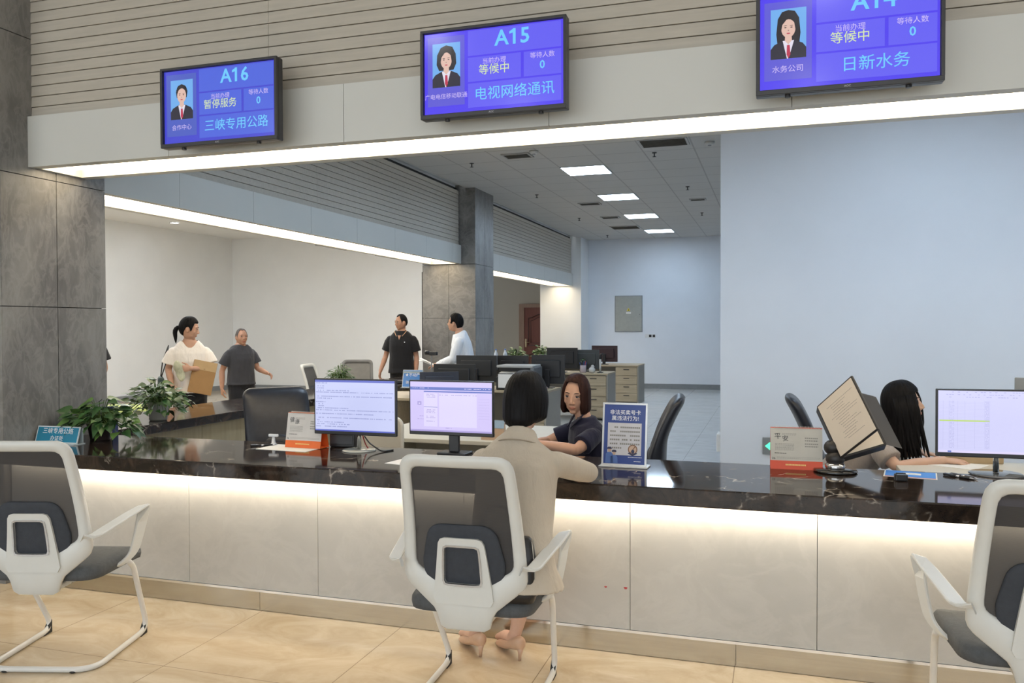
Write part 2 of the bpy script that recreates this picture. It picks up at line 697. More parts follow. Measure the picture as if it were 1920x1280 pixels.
def louvers(name, L, along, front, sgn, z0, z1, pitch, joint):
    m = MB()
    n = int((z1 - z0) / pitch)
    segs = [L[0]] + [j for j in joint if L[0] < j < L[1]] + [L[1]]
    for a, c in zip(segs, segs[1:]):
        for k in range(n):
            za = z0 + k * pitch
            # board with a sloped face: bottom edge proud, thin shadow groove above
            prof = [(.034, za), (.001, za + .0005), (0, za + .003), (.0035, za + pitch - .004), (.034, za + pitch - .0015)]
            prof = [(front + sgn * d, z) for d, z in prof]
            if along == 'x':
                m.prism(prof, 'x', a + .001, c - .001)
            else:
                m.prism(prof, 'y', a + .001, c - .001)
    back = (front + sgn * .034, front + sgn * .06)
    if along == 'x':
        m.box2((L[0], back[0], z0), (L[1], back[1], z1), 1)
    else:
        m.box2((back[0], L[0], z0), (back[1], L[1], z1), 1)
    return struct(name, m, [louver_m, dark_gap])


louvers('wall_louver_front', (-4.3, 6.8), 'x', 3.90, 1, 2.777, 3.62, .0635, [-2.63, 0.37, 3.37])
louvers('wall_louver_left', (4.47, 11.66), 'y', -4.55, -1, 2.735, 3.6, .0635, [7.6])
louvers('wall_louver_rear', (12.56, 18.95), 'y', -4.55, -1, 2.735, 3.6, .0635, [])
b = MB(); b.box2((-5.05, 4.47, 2.74), (-4.62, 11.7, 3.66)); struct('wall_left_header', b, white_paint)
b = MB(); b.box2((-5.05, 12.55, 2.74), (-4.62, 19.0, 3.66)); struct('wall_rear_header', b, white_paint)

# corridor door
door = bpy.data.objects.new('door_1', None); COL.objects.link(door); door['kind'] = 'structure'
door_red = wood_mat('red_brown_door', (.16, .055, .045), (.21, .075, .06), 'z')
door_dark = mat('dark_red_moulding', (.07, .022, .018), .4)
b = MB()
b.box2((-6.46, 20.93, 0), (-6.32, 21.0, 2.1)); b.box2((-5.42, 20.93, 0), (-5.28, 21.0, 2.1)); b.box2((-6.32, 20.93, 2.0), (-5.42, 21.0, 2.1))
obj('door_frame', b, wood_mat('door_frame_brown', (.26, .17, .13), (.31, .21, .16), 'z'), door)
b = MB(); b.box2((-6.32, 20.95, .01), (-5.42, 20.99, 2.0))
leaf = obj('door_leaf', b, door_red, door)
b = MB()
def arch(x0, x1, z0, z1, r):
    pts = [(x0, z0), (x0, z1 - .1)]
    n = 14
    for k in range(n + 1):
        t = k / n
        x = x0 + (x1 - x0) * t
        pts.append((x, z1 - .1 + .1 * (0.5 - 0.5 * math.cos(2 * PI * t)) ** 1.0))
    pts += [(x1, z0), (x0, z0)]
    b.tube([(p[0], 20.945, p[1]) for p in pts], r, 6)
arch(-6.2, -5.54, 1.0, 1.82, .014)
arch(-6.14, -5.6, 1.06, 1.75, .008)
arch(-6.2, -5.54, .15, .85, .014)
obj('door_moulding', b, door_dark, door)
b = MB(); b.box2((-6.29, 20.925, .95), (-6.25, 20.95, 1.17), 0, None, .005); b.tube([(-6.27, 20.92, 1.08), (-6.27, 20.89, 1.08), (-6.16, 20.89, 1.08)], .01, 8)
obj('door_handle', b, mat('brass', (.55, .45, .28), .3, .8), door)

# ------------------------------------------------------------------ ceiling fittings
panel_m = emit('cool_panel_glow', (.63, .80, 1.0), PANEL)
alu = mat('satin_aluminium', (.62, .63, .64), .35, .8)
lights = {}
def ceil_light(x, y, z, label, group=None, glow=panel_m):
    t = thing('ceiling_light', label, 'ceiling light', (x, y, z), 0, group)
    f = MB()
    f.box2((-.3, -.3, -.012), (.3, -.285, 0)); f.box2((-.3, .285, -.012), (.3, .3, 0))
    f.box2((-.3, -.285, -.012), (-.285, .285, 0)); f.box2((.285, -.285, -.012), (.3, .285, 0))
    obj('light_frame', f, alu, t)
    d = MB(); d.box2((-.285, -.285, -.008), (.285, .285, -.001))
    obj('diffuser', d, glow, t)
    return t


cl0 = ceil_light(-2.4, 10.87, 3.599, 'square ceiling panel light nearest the lit header, largest of the row of four', 'office panel lights')
for y, lb in ((13.27, 'second square panel light of the office row, just beyond the largest one'),
              (15.70, 'third square panel light of the office row, second smallest'),
              (18.30, 'smallest square panel light in the row, closest to the far office wall')):
    dup(cl0, lb, (-2.4, y, 3.599))
for x, y in ((-2.4, 8.4), (-2.4, 6.0), (1.2, 6.0), (3.6, 6.0), (3.0, 11), (3.0, 16)):
    dup(cl0, 'square office panel light hidden behind the lit header or the white wall', (x, y, 3.599), group='office panel lights out of view')
hall_glow = emit('hall_panel_glow', (1.0, .97, .92), HALL)
h0 = thing('downlight', 'round downlight over the waiting hall behind the viewer', 'downlight', (-3.1, .1, 4.3), 0, 'hall downlights out of view')
b = MB(); b.lathe([(.15, 0), (.15, -.015), (.13, -.018), (.12, -.004)], 24, cap=False); obj('trim_ring', b, alu, h0)
b = MB(); b.lathe([(.12, -.006), (.004, -.0065)], 24); obj('diffuser', b, hall_glow, h0)
for x, y in ((.38, .3), (3.86, .2), (-6.6, .1), (-3.1, -2.8), (.38, -2.8), (3.86, -2.8), (-6.6, -2.8)):
    dup(h0, None, (x, y, 4.3))
annex_glow = emit('annex_panel_glow', (.93, .97, 1.0), ANNEX)
a0 = ceil_light(-8.6, 6.2, 3.649, 'square panel light over the public annex beyond the header', 'annex panel lights out of view', annex_glow)
for x, y in ((-8.6, 9.6), (-8.6, 13.0), (-6.6, 7.9), (-6.6, 11.3), (-6.6, 14.6), (-10.8, 7.9), (-10.8, 11.3)):
    dup(a0, None, (x, y, 3.649))
# ------------------------------------------------------------------ counters
plinth_m = mat('brushed_bronze_plinth', (.46, .42, .34), .2, .9, .05, 6, stretch=(.4, 8, 30))
steel = mat('polished_steel', (.75, .75, .74), .15, 1.0)
led_m = emit('under_counter_glow', (1.0, .87, .68), UNDER)
khaki_wood = wood_mat('khaki_wood', (.27, .22, .13), (.35, .29, .18), 'z')

b = MB(); b.box2((-4.298, 3.58, .722), (6.78, 4.33, .8), 0, None, .006)
o = obj('countertop', b, marble)
tag(o, 'long dark veined marble countertop of the front counter where the woman in beige sits', 'countertop')
sc_ = thing('service_counter', 'long front counter base clad in pale stone with bronze plinth under the dark top', 'counter', (0, 3.9, 0))
js = [-4.285, -3.84, -3.03, -2.235, -1.43, -.62, .18, .98, 1.78, 2.58, 3.38, 4.18, 4.98, 5.78, 6.7]
for a, c in zip(js, js[1:]):
    p = MB(); p.box2((a + .0012, -.185, .115), (c - .0012, -.165, .72))
    obj('front_panel', p, stone_panel, sc_)
p = MB(); p.box2((-4.285, -.165, .0), (6.7, -.145, .72)); p.box2((-4.285, .37, 0), (6.7, .39, .72)); p.box2((-4.285, -.145, .65), (6.7, .37, .72))
obj('carcass', p, mat('carcass_grey', (.3, .29, .27), .6), sc_)
p = MB()
pj = [-4.285, -2.59, -.154, 2.29, 4.7, 6.7]
for a, c in zip(pj, pj[1:]):
    p.box2((a + .001, -.18, .002), (c - .001, -.166, .102))
obj('plinth', p, plinth_m, sc_)
p = MB(); p.box2((-4.285, -.190, .102), (6.7, -.166, .114))
obj('metal_trim', p, steel, sc_)
for sx_, sz_, sr_ in ((-.733, .301, .006), (-.641, .304, .008)):
    p = MB(); p.quad([(sx_ + sr_ * (1 + .25 * math.sin(3 * a)) * math.cos(a), -.1855, sz_ + sr_ * .8 * (1 + .2 * math.cos(2 * a)) * math.sin(a)) for a in [2 * PI * k / 14 for k in range(14)]])
    obj('stain', p, mat('red_stain', (.45, .06, .06), .5), sc_, label='small red stain')
p = MB(); p.box2((-4.28, -.245, .713), (6.7, -.222, .721))
obj('light_strip', p, led_m, sc_, label='glowing strip under the counter edge')

b = MB(); b.box2((-5.02, 4.476, .73), (-4.28, 11.68, .8), 0, None, .006)
tag(obj('countertop', b, marble), 'dark marble countertop of the left counter running back to the middle stone column', 'countertop')
t = thing('service_counter', 'khaki wood base of the left counter running back to the middle stone column', 'counter', (-4.65, 4.476, 0))
js = [.01, 1.02, 2.05, 3.1, 4.1, 5.1, 6.1, 7.15]
for a, c in zip(js, js[1:]):
    p = MB(); p.box2((.28, a + .003, .02), (.30, c - .003, .728))
    obj('wood_panel', p, khaki_wood, t)
p = MB(); p.box2((-.28, .01, 0), (-.26, 7.15, .728)); p.box2((-.26, .01, 0), (.28, .03, .728)); p.box2((-.26, 7.13, 0), (.28, 7.15, .728))
obj('carcass', p, MATS['pale_stone'], t)
b = MB(); b.box2((-5.02, 12.57, .73), (-4.28, 18.95, .8), 0, None, .006)
tag(obj('countertop', b, marble), 'dark marble countertop behind the middle stone column, with small plants on it', 'countertop')
t = thing('service_counter', 'khaki wood counter base behind the middle stone column near the red door', 'counter', (-4.65, 12.57, 0))
p = MB(); p.box2((.28, .01, .02), (.30, 6.3, .728)); obj('wood_panel', p, khaki_wood, t)
p = MB(); p.box2((-.28, .01, 0), (-.26, 6.3, .728)); p.box2((-.26, .01, 0), (.28, .03, .728)); obj('carcass', p, MATS['pale_stone'], t)

# ------------------------------------------------------------------ visitor chairs
white_plastic = mat('white_plastic', (.62, .62, .59), .4, var=.02)
white_steel = mat('white_steel_tube', (.66, .65, .62), .3, var=.02)
seat_grey = mat('charcoal_fabric', (.075, .08, .085), .85, 0, .12, 60, .25, 300)
pad_navy = mat('dark_lumbar_fabric', (.035, .04, .05), .8, 0, .1, 40, .15, 200)
black_rubber = mat('black_rubber', (.02, .02, .02), .7)
silver = mat('silver_trim', (.6, .61, .63), .25, .7)


def mesh_fabric():
    m, nt, b = nt_of('black_mesh')
    w = nt.nodes.new('ShaderNodeTexWave')
    w.bands_direction = 'Z'
    w.inputs['Scale'].default_value = 95
    nt.links.new(tex_coord(nt), w.inputs['Vector'])
    b.inputs['Base Color'].default_value = (.045, .042, .042, 1)
    nt.links.new(ramp(nt, w.outputs['Fac'], [(.2, (.88, .88, .88)), (.8, (.99, .99, .99))]), b.inputs['Alpha'])
    b.inputs['Roughness'].default_value = .7
    MATS['black_mesh'] = m
    return m


mesh_m = mesh_fabric()


def round_poly(pts, rads, n=6):
    """polygon with rounded corners"""
    out = []
    N = len(pts)
    for i in range(N):
        p, a, c = Vector(pts[i]), Vector(pts[i - 1]), Vector(pts[(i + 1) % N])
        r = rads[i]
        if r <= 0:
            out.append(p)
            continue
        d1, d2 = (a - p).normalized(), (c - p).normalized()
        ang = d1.angle(d2)
        t = min(r / math.tan(ang / 2), (a - p).length * .48, (c - p).length * .48)
        p1, p2 = p + d1 * t, p + d2 * t
        for k in range(n + 1):
            s = k / n
            out.append((p1 * (1 - s) + p * s) * (1 - s) + (p * (1 - s) + p2 * s) * s)
    return out


def ray_loop(poly, c, n):
    """resample a polygon at n even angles round c"""
    out = []
    c = Vector(c)
    for k in range(n):
        a = 2 * PI * k / n
        d = Vector((math.cos(a), math.sin(a)))
        best = None
        for i in range(len(poly)):
            p, q = poly[i] - c, poly[(i + 1) % len(poly)] - c
            e = q - p
            den = d.x * e.y - d.y * e.x
            if abs(den) < 1e-12:
                continue
            t = (p.x * e.y - p.y * e.x) / den
            s = (p.x * d.y - p.y * d.x) / den
            if t > 0 and -1e-6 <= s <= 1 + 1e-6 and (best is None or t > best):
                best = t
        out.append(c + d * best)
    return out


def back_map(u, w, off=0.0):
    z = .345 + w * 1.035
    y = -.235 - .20 * w + .035 * math.sin(PI * min(1, w / .66)) + .30 * u * u + off
    return Vector((u, y, z))


def band(mb, pts, wid, th, mat=0):
    """flat bar: pts path, wid = list of half-width vectors, th = thickness"""
    rs = []
    P = [Vector(p) for p in pts]
    for i, p in enumerate(P):
        t = (P[min(i + 1, len(P) - 1)] - P[max(i - 1, 0)]).normalized()
        w = Vector(wid[i])
        n = t.cross(w).normalized() * th / 2
        e = w * .82
        rs.append([p + w - n * .45, p + w + n * .45, p + e + n, p - e + n, p - w + n * .45, p - w - n * .45, p - e - n, p + e - n])
    mb.rings(rs, mat, None, False)


def fillet(pts, r, n=5):
    P = [Vector(p) for p in pts]
    out = [P[0]]
    for i in range(1, len(P) - 1):
        a, p, c = P[i - 1], P[i], P[i + 1]
        rr = r[i] if isinstance(r, (list, tuple)) else r
        d1, d2 = (a - p), (c - p)
        t = min(rr, d1.length * .48, d2.length * .48)
        p1, p2 = p + d1.normalized() * t, p + d2.normalized() * t
        for k in range(n + 1):
            s = k / n
            out.append((p1 * (1 - s) + p * s) * (1 - s) + (p * (1 - s) + p2 * s) * s)
    out.append(P[-1])
    return out


def make_visitor_chair(label, group, loc, rotz):
    t = thing('visitor_chair', label, 'chair', loc, rotz, group)
    # seat cushion: rounded plan, waterfall front
    pl = round_poly([(-.25, -.21), (.25, -.21), (.258, .24), (-.258, .24)], [.09, .09, .07, .07], 8)
    rs = []
    for sc, z in ((.90, .392), (.985, .40), (1.0, .42), (.995, .438), (.96, .452), (.80, .457)):
        rs.append([Vector((p.x * sc, .015 + (p.y - .015) * sc, z - .018 * max(0, (p.y - .1) / .14) ** 2 - (.012 * max(0, 1 - abs(p.x) / .2) if z > .45 else 0))) for p in pl])
    m = MB(); m.rings(rs, 0, None, True)
    obj('seat', m, seat_grey, t)
    m = MB(); m.box((0, .0, .384), (.25, .30, .02), 0, None, .008)
    obj('seat_pan', m, white_plastic, t)
    # back frame
    outer = round_poly([(-.095, 0), (.095, 0), (.115, .07), (.246, .175), (.218, .662), (-.218, .662), (-.246, .175), (-.115, .07)],
                       [.012, .012, .02, .07, .065, .065, .07, .02], 7)
    inner = round_poly([(-.09, .178), (.09, .178), (.196, .235), (.180, .617), (-.180, .617), (-.196, .235)],
                       [.02, .02, .045, .04, .04, .045], 7)
    N = 96
    co = (0, .38)
    lo, li = ray_loop(outer, co, N), ray_loop(inner, co, N)
    m = MB()
    mid = [(a * .5 + c * .5) for a, c in zip(lo, li)]
    def off_loop(l, k, o):
        return [back_map(p.x, p.y, o) for p in l]
    edge = [a * .94 + c * .06 for a, c in zip(lo, li)]
    edgi = [a * .10 + c * .90 for a, c in zip(lo, li)]
    rs = [off_loop(lo, 0, .004), off_loop(edge, 0, -.006), off_loop(mid, 0, -.009), off_loop(edgi, 0, -.004), off_loop(li, 0, .004), off_loop(li, 0, .022), off_loop(edge, 0, .026), off_loop(lo, 0, .016), off_loop(lo, 0, .004)]
    m.rings(rs, 0, None, True, cap=False)
    # lower yoke that carries the back under the seat
    m.box((0, -.165, .368), (.175, .13, .026), 0, None, .008)
    obj('back_frame', m, white_plastic, t)
    m = MB()
    cen = back_map(0, .40, .012)
    vs = [back_map(p.x * 1.01, co[1] + (p.y - co[1]) * 1.01, .012) for p in li]
    vs2 = [back_map(p.x * .5, co[1] + (p.y - co[1]) * .5, .012) for p in li]
    fs = [(i, (i + 1) % N, N + (i + 1) % N, N + i) for i in range(N)] + [(N + i, N + (i + 1) % N, 2 * N) for i in range(N)]
    m.add(vs + vs2 + [cen], fs, 0, None, True)
    obj('mesh_panel', m, mesh_m, t)
    # lumbar pad
    pad = round_poly([(-.15, .17), (.15, .17), (.165, .25), (.13, .40), (-.13, .40), (-.165, .25)], [.03, .03, .06, .07, .07, .06], 7)
    pad = ray_loop(pad, (0, .28), 48)
    m = MB()
    def pl_(k, o):
        return [back_map(p.x * k, .28 + (p.y - .28) * k, o) for p in pad]
    m.rings([pl_(.9, .014), pl_(1, .010), pl_(1, .002), pl_(.95, -.003), pl_(.7, -.005), pl_(.3, -.006)], 0, None, True)
    obj('lumbar_pad', m, pad_navy, t)
    # square bracket with a hole, silver rim
    ob = ray_loop(round_poly([(-.122, .10), (.122, .10), (.088, .352), (-.088, .352)], [.0, .0, .03, .03], 6), (0, .24), 48)
    ib = ray_loop(round_poly([(-.073, .178), (.073, .178), (.066, .318), (-.066, .318)], [.014] * 4, 6), (0, .248), 48)
    m = MB()
    def lp(l, o):
        return [back_map(p.x, p.y, o) for p in l]
    m.rings([lp(ob, .0), lp(ob, -.016), lp(ib, -.016), lp(ib, .0), lp(ob, .0)], 0, None, False, cap=False)
    br = obj('back_bracket', m, white_plastic, t)
    m = MB()
    i2 = [p * 1.0 + (p - Vector((0, .248))).normalized() * .008 for p in ib]
    m.rings([lp(i2, -.014), lp(i2, -.020), lp(ib, -.020), lp(ib, -.008), lp(i2, -.014)], 0, None, False, cap=False)
    obj('bracket_rim', m, silver, br)
    # armrests
    for s in (-1, 1):
        m = MB()
        P = fillet([(s * .235, -.285, .605), (s * .275, -.262, .608), (s * .30, -.10, .638), (s * .328, .085, .668), (s * .318, .052, .55), (s * .300, .03, .455), (s * .262, -.01, .415), (s * .22, -.03, .402)], [0, .02, .08, .018, .05, .06, .04, 0], 4)
        W = []
        for p in P:
            if p.z > .60 and p.y < .06:
                W.append((s * .026, .004, .0))
            elif p.z > .60:
                W.append((s * .024, .012, 0.004))
            else:
                k = max(0, min(1, (p.z - .41) / .2))
                W.append((s * .012, .018 + .012 * k, 0))
        W[0] = (s * .006, .004, .016)
        band(m, P, W, .013)
        obj('armrest', m, white_plastic, t)
    # sled base
    path = [(-.272, .025, .42)]
    path += fillet([(-.272, .025, .42), (-.262, .15, .36), (-.24, .255, .05), (-.235, .24, .0125)], .05)[1:-1] if False else []
    pts = [(-.275, .02, .425), (-.270, .085, .385), (-.238, .285, .0135), (-.238, -.215, .0135), (.238, -.215, .0135), (.238, .285, .0135), (.270, .085, .385), (.275, .02, .425)]
    P = fillet(pts, [0, .07, .085, .10, .10, .085, .07, 0], 8)
    m = MB(); m.tube(P, .0125, 12)
    obj('sled_base', m, white_steel, t)
    for s in (-1, 1):
        m = MB()
        m.prism([(.238, .0), (.262, .0), (.262, .06), (.248, .045), (.225, .014), (.2, .0)], 'x', s * .238 - .011, s * .238 + .011)
        obj('glide', m, black_rubber, t)
        m = MB()
        m.ell((s * .15, -.215, .006), (.016, .016, .006))
        obj('glide', m, black_rubber, t)
    return t


GC = 'white framed visitor chairs at the counters'
vc = make_visitor_chair('white framed visitor chair with a black handbag and the woman in beige on it', GC, (-1.125, 3.135, 0), R(2.5))
dup(vc, 'empty white framed visitor chair beside the grey stone column and the blue nameplate', (-3.105, 2.97, 0), R(16))
dup(vc, 'empty white framed visitor chair half cut off, in front of the spreadsheet monitor', (.83, 3.19, 0), R(2))
dup(vc, 'white framed visitor chair seen side-on beyond the left counter, beside the dark leather chair', (-5.36, 9.30, 0), R(-80))
gc = dup(vc, 'visitor chair beyond the left counter, only its grey back showing behind the feathery plant', (-5.60, 10.3, 0), R(200))
grey_frame = mat('grey_frame', (.16, .155, .145), .5)
for c in gc.children:
    if c.name.startswith(('back_frame', 'mesh_panel')):
        c.data = c.data.copy()
        c.data.materials[0] = grey_frame if c.name.startswith('back_frame') else mat('grey_mesh', (.20, .19, .17), .8)

# ------------------------------------------------------------------ hanging number displays
black_plastic = mat('black_plastic', (.018, .018, .02), .35)
tv_case = mat('tv_casing', (.03, .03, .033), .3)


def scr(name, col, k=SCRN, coat=.0):
    return emit(name, col, k, .15, (.01, .01, .012), coat)


def rect(mb, s0, s1, t0, t1, w, h, mat, lift):
    mb.quad([(s0 * w - w / 2, -lift, t0 * h), (s1 * w - w / 2, -lift, t0 * h), (s1 * w - w / 2, -lift, t1 * h), (s0 * w - w / 2, -lift, t1 * h)], mat)


def disc(mb, c, rx, rz, y, mat, n=20, a0=0, a1=2 * PI):
    mb.quad([(c[0] + rx * math.cos(a0 + (a1 - a0) * k / n), y, c[1] + rz * math.sin(a0 + (a1 - a0) * k / n)) for k in range(n if a1 - a0 > 6.2 else n + 1)], mat)


def portrait(mb, x0, x1, z0, z1, y, kind, mi):
    """head-and-shoulders photo drawn with flat shapes on the screen; mi = material indices bg, skin, hair, suit, shirt, tie, lip"""
    bg, skin, hair, suit, shirt, tie = mi
    W, Hh = x1 - x0, z1 - z0
    P = lambda u, v: (x0 + u * W, z0 + v * Hh)
    def poly(pts, m, k):
        mb.quad([(P(u, v)[0], y - .0002 * k, P(u, v)[1]) for u, v in pts], m)
    poly([(0, 0), (1, 0), (1, 1), (0, 1)], bg, 0)
    top = .93 if kind != 'man' else .86
    if kind == 'long':
        poly([(.2, .25), (.8, .25), (.84, .5), (.80, .8), (.68, .94), (.5, .97), (.32, .94), (.2, .8), (.16, .5)], hair, 1)
    elif kind == 'short':
        poly([(.24, .38), (.76, .38), (.86, .52), (.84, .74), (.72, .9), (.5, .95), (.3, .9), (.17, .74), (.15, .52)], hair, 1)
    else:
        poly([(.28, .55), (.72, .55), (.76, .7), (.70, .82), (.5, .88), (.3, .82), (.24, .7)], hair, 1)
    poly([(0, 0), (1, 0), (1, .2), (.9, .29), (.64, .37), (.36, .37), (.1, .29), (0, .2)], suit, 2)
    poly([(.34, .36), (.66, .36), (.56, .12), (.5, 0), (.46, .0), (.42, .12)], shirt, 3)
    poly([(.41, .46), (.59, .46), (.60, .36), (.5, .28), (.40, .36)], skin, 4)
    poly([(.46, .27), (.54, .27), (.56, .08), (.5, 0), (.45, .08)], tie, 5)
    c = P(.5, .60)
    disc(mb, c, .20 * W, .185 * Hh, y - .0012, skin)
    if kind == 'man':
        poly([(.29, .66), (.33, .74), (.5, .79), (.67, .74), (.71, .66), (.74, .74), (.66, .85), (.5, .89), (.34, .85), (.26, .74)], hair, 7)
    else:
        poly([(.3, .56), (.33, .68), (.45, .78), (.52, .80), (.66, .72), (.7, .56), (.76, .7), (.7, .86), (.5, .92), (.3, .86), (.24, .7)], hair, 7)
    for s in (-1, 1):
        ce = P(.5 + s * .085, .62)
        disc(mb, ce, .035 * W, .011 * Hh, y - .0016, hair, 8)
        ce = P(.5 + s * .085, .655)
        disc(mb, ce, .05 * W, .006 * Hh, y - .0016, hair, 8)
    disc(mb, P(.5, .50), .055 * W, .013 * Hh, y - .0016, tie, 10)
    disc(mb, P(.5, .56), .02 * W, .006 * Hh, y - .0016, hair, 8)


def display(loc, num, state, name, cap, kind, label, blue=(0.075, .045, .86), pan=(.125, .11, .90)):
    w, h = .695, .39
    t = thing('display_screen', label, 'display screen', loc, 0, 'blue number displays over the counter')
    W, Hh = .728, .428
    m = MB()
    m.box2((-W / 2, .004, 0), (W / 2, .05, Hh), 0, None, .006)
    m.box2((-W / 2, -.012, 0), (W / 2, .004, .022), 0, None, .003)
    m.box2((-W / 2, -.012, Hh - .014), (W / 2, .004, Hh), 0, None, .003)
    m.box2((-W / 2, -.0115, .021), (-W / 2 + .014, .004, Hh - .013), 0)
    m.box2((W / 2 - .014, -.0115, .021), (W / 2, .004, Hh - .013), 0)
    m.box2((-.2, .05, .06), (.2, .075, .36), 0, None, .01)
    obj('casing', m, tv_case, t)
    m = MB()
    m.box2((-.11, .075, .1), (.11, .165, .13)); m.box2((-.11, .075, .3), (.11, .165, .33)); m.box2((-.13, .158, .08), (.13, .165, .36))
    m.box2((-.025, .03, Hh - .004), (.035, .16, Hh + .014), 0, None, .004)
    obj('wall_bracket', m, black_plastic, t)
    for s in (-1, 1):
        m = MB(); m.cyl((s * .235, .02, -.004), .012, .012, 10)
        obj('screw_stub', m, black_plastic, t)
    z0 = .022
    m = MB()
    cols = [scr('scr_base%s' % num, blue), scr('scr_pan%s' % num, pan), scr('scr_cyan', (.16, .60, 1.0)), scr('scr_pale_yellow', (.66, .78, .42)),
            scr('scr_lilac', (.62, .52, .92)), scr('scr_pbg', (.16, .42, .85)), scr('scr_skin', (.75, .50, .42)), scr('scr_hair', (.012, .01, .015)),
            scr('scr_suit', (.02, .018, .035)), scr('scr_white', (.78, .74, .86)), scr('scr_tie', (.5, .03, .08)), mat('logo_grey', (.4, .4, .42), .4), scr('scr_pan2%s' % num, tuple(c * .72 + .02 for c in pan))]
    y0 = .003
    def q(s0, s1, t0, t1, mi, lift):
        x = lambda s: -w / 2 + s * w
        z = lambda v: z0 + v * h
        m.quad([(x(s0), y0 - lift, z(t0)), (x(s1), y0 - lift, z(t0)), (x(s1), y0 - lift, z(t1)), (x(s0), y0 - lift, z(t1))], mi)
    q(0, 1, 0, 1, 0, 0)
    q(.025, .30, .10, .95, 12, .0008)
    q(.325, .985, .68, .985, 1, .0008)
    q(.325, .705, .365, .66, 1, .0008)
    q(.725, .985, .365, .66, 1, .0008)
    q(.325, .985, .05, .345, 1, .0008)
    tx = lambda s, v: face_front((-w / 2 + s * w, y0 - .0018, z0 + v * h))
    for k, c in enumerate(num):
        dx = (-.086, .004, .080)[k]
        m.text(c, .100, tx(.655 + dx, .852), 2, .020)
        if c == '1':
            fx, fz = -w / 2 + (.655 + dx) * w, z0 + .852 * h
            m.quad([(fx + a, y0 - .0017, fz + q_) for a, q_ in ((-.024, .0165), (-.024, .028), (-.004, .0385), (.004, .0385), (.004, .024))], 2)
    m.text('当前办理', .030, tx(.515, .595), 4, .0)
    m.text(state, .052, tx(.515, .49), 3, .004)
    m.text('等待人数', .030, tx(.855, .60), 4, .0)
    m.text('0', .052, tx(.855, .485), 2, .018)
    m.text(name, .066, tx(.655, .20), 2, .003)
    m.text(cap, .0275 if len(cap) > 5 else .032, tx(.162, .215), 4, .0)
    m.text('AOC', .012, face_front((0, -.0125, .011)), 11, .01)
    portrait(m, -w / 2 + .062 * w, -w / 2 + .268 * w, z0 + .33 * h, z0 + .87 * h, y0 - .0014, kind, (5, 6, 7, 8, 9, 10))
    obj('screen', m, cols, t)
    return t


display((-2.805, 3.70, 2.470), 'A16', '暂停服务', '三峡专用公路', '合作中心', 'man', 'wall display reading A16 with a portrait in a dark suit, closest to the stone column', (.055, .06, .62), (.075, .13, .72))
display((-1.272, 3.70, 2.503), 'A15', '等候中', '电视网络通讯', '广电电信移动联通', 'short', 'wall display reading A15 with a short haired portrait, over the seated woman in beige')
d14 = display((.29, 3.70, 2.482), 'A14', '等候中', '日新水务', '水务公司', 'long', 'wall display reading A14 with a long haired portrait, its top cut off by the photo')
# two more displays hang on the far face of the left header, only their lower edges show
for y, lb in ((9.05, 'black display hanging beyond the left header, nearer the stone column in front'), (10.6, 'black display hanging beyond the left header, nearer the middle stone column')):
    t = thing('display_screen', lb, 'display screen', (-5.24, y, 2.478), R(-90), 'displays on the far face of the left header')
    m = MB(); m.box2((-.364, .004, 0), (.364, .05, .428), 0, None, .006); m.box2((-.2, .05, .06), (.2, .075, .36), 0, None, .01); obj('casing', m, tv_case, t)
    m = MB(); m.box2((-.11, .075, .1), (.11, .165, .13)); m.box2((-.13, .158, .08), (.13, .165, .36)); obj('wall_bracket', m, black_plastic, t)
    m = MB(); m.box2((-.35, -.001, .022), (.35, .006, .414)); obj('screen', m, MATS['scr_baseA15'], t)
# ------------------------------------------------------------------ monitors and things on the front counter
scr('doc_white', (.60, .64, .95)); scr('doc_grey', (.30, .33, .62)); scr('doc_blue', (.10, .13, .55)); scr('web_lilac', (.66, .58, .95)); scr('web_white', (.76, .70, .98)); scr('web_line', (.42, .36, .72))
scr('sheet_white', (.66, .66, .97)); scr('sheet_line', (.48, .48, .80)); scr('sheet_green', (.52, .72, .18)); scr('web_bar', (.13, .18, .55))
glass_disc = mat('smoked_glass', (.08, .085, .09), .06, 0, coat=.5)
chrome = mat('chrome', (.7, .7, .7), .12, 1)


def dashes(mb, x0, x1, z, hgt, y, mi, r, cell=.0062, fill=.82):
    x = x0
    while x < x1:
        if r.random() < fill:
            wd = cell * r.uniform(.55, .85)
            mb.quad([(x, y, z), (x + wd, y, z), (x + wd, y, z + hgt), (x, y, z + hgt)], mi)
        x += cell


def monitor(loc, rotz, W, Hh, zb, label, screen_fn=None, base=('disc', .1), bez=.008, chin=.02, case=None, group=None):
    t = thing('monitor', label, 'computer monitor', loc, rotz, group)
    m = MB()
    m.box2((-W / 2, 0, zb), (W / 2, .022, zb + Hh), 0, None, .004)
    m.box2((-W / 2 * .75, .02, zb + Hh * .22), (W / 2 * .75, .042, zb + Hh * .82), 0, None, .01)
    obj('casing', m, case or black_plastic, t)
    if screen_fn:
        m = MB()
        mats = screen_fn(m, -W / 2 + bez, W / 2 - bez, zb + chin, zb + Hh - bez, -.0008)
        obj('screen', m, mats, t)
    m = MB()
    if base[0] == 'disc':
        m.tube([(0, .05, .012), (0, .05, zb + .04), (0, .035, zb + .12)], .013, 12)
        obj('stand', m, chrome, t)
        m = MB(); m.lathe([(base[1], 0), (base[1], .005), (base[1] - .006, .008), (.02, .010)], 40, 0, None, (0, .05, 0))
        obj('base', m, base[2] if len(base) > 2 else glass_disc, t)
    else:
        m.box2((-.03, .042, .012), (.03, .066, zb + Hh * .5), 0, None, .005)
        obj('stand', m, black_plastic, t)
        m = MB(); m.box2((-.085, .0, 0), (.085, .12, .012), 0, None, .005)
        obj('base', m, black_plastic, t)
    return t


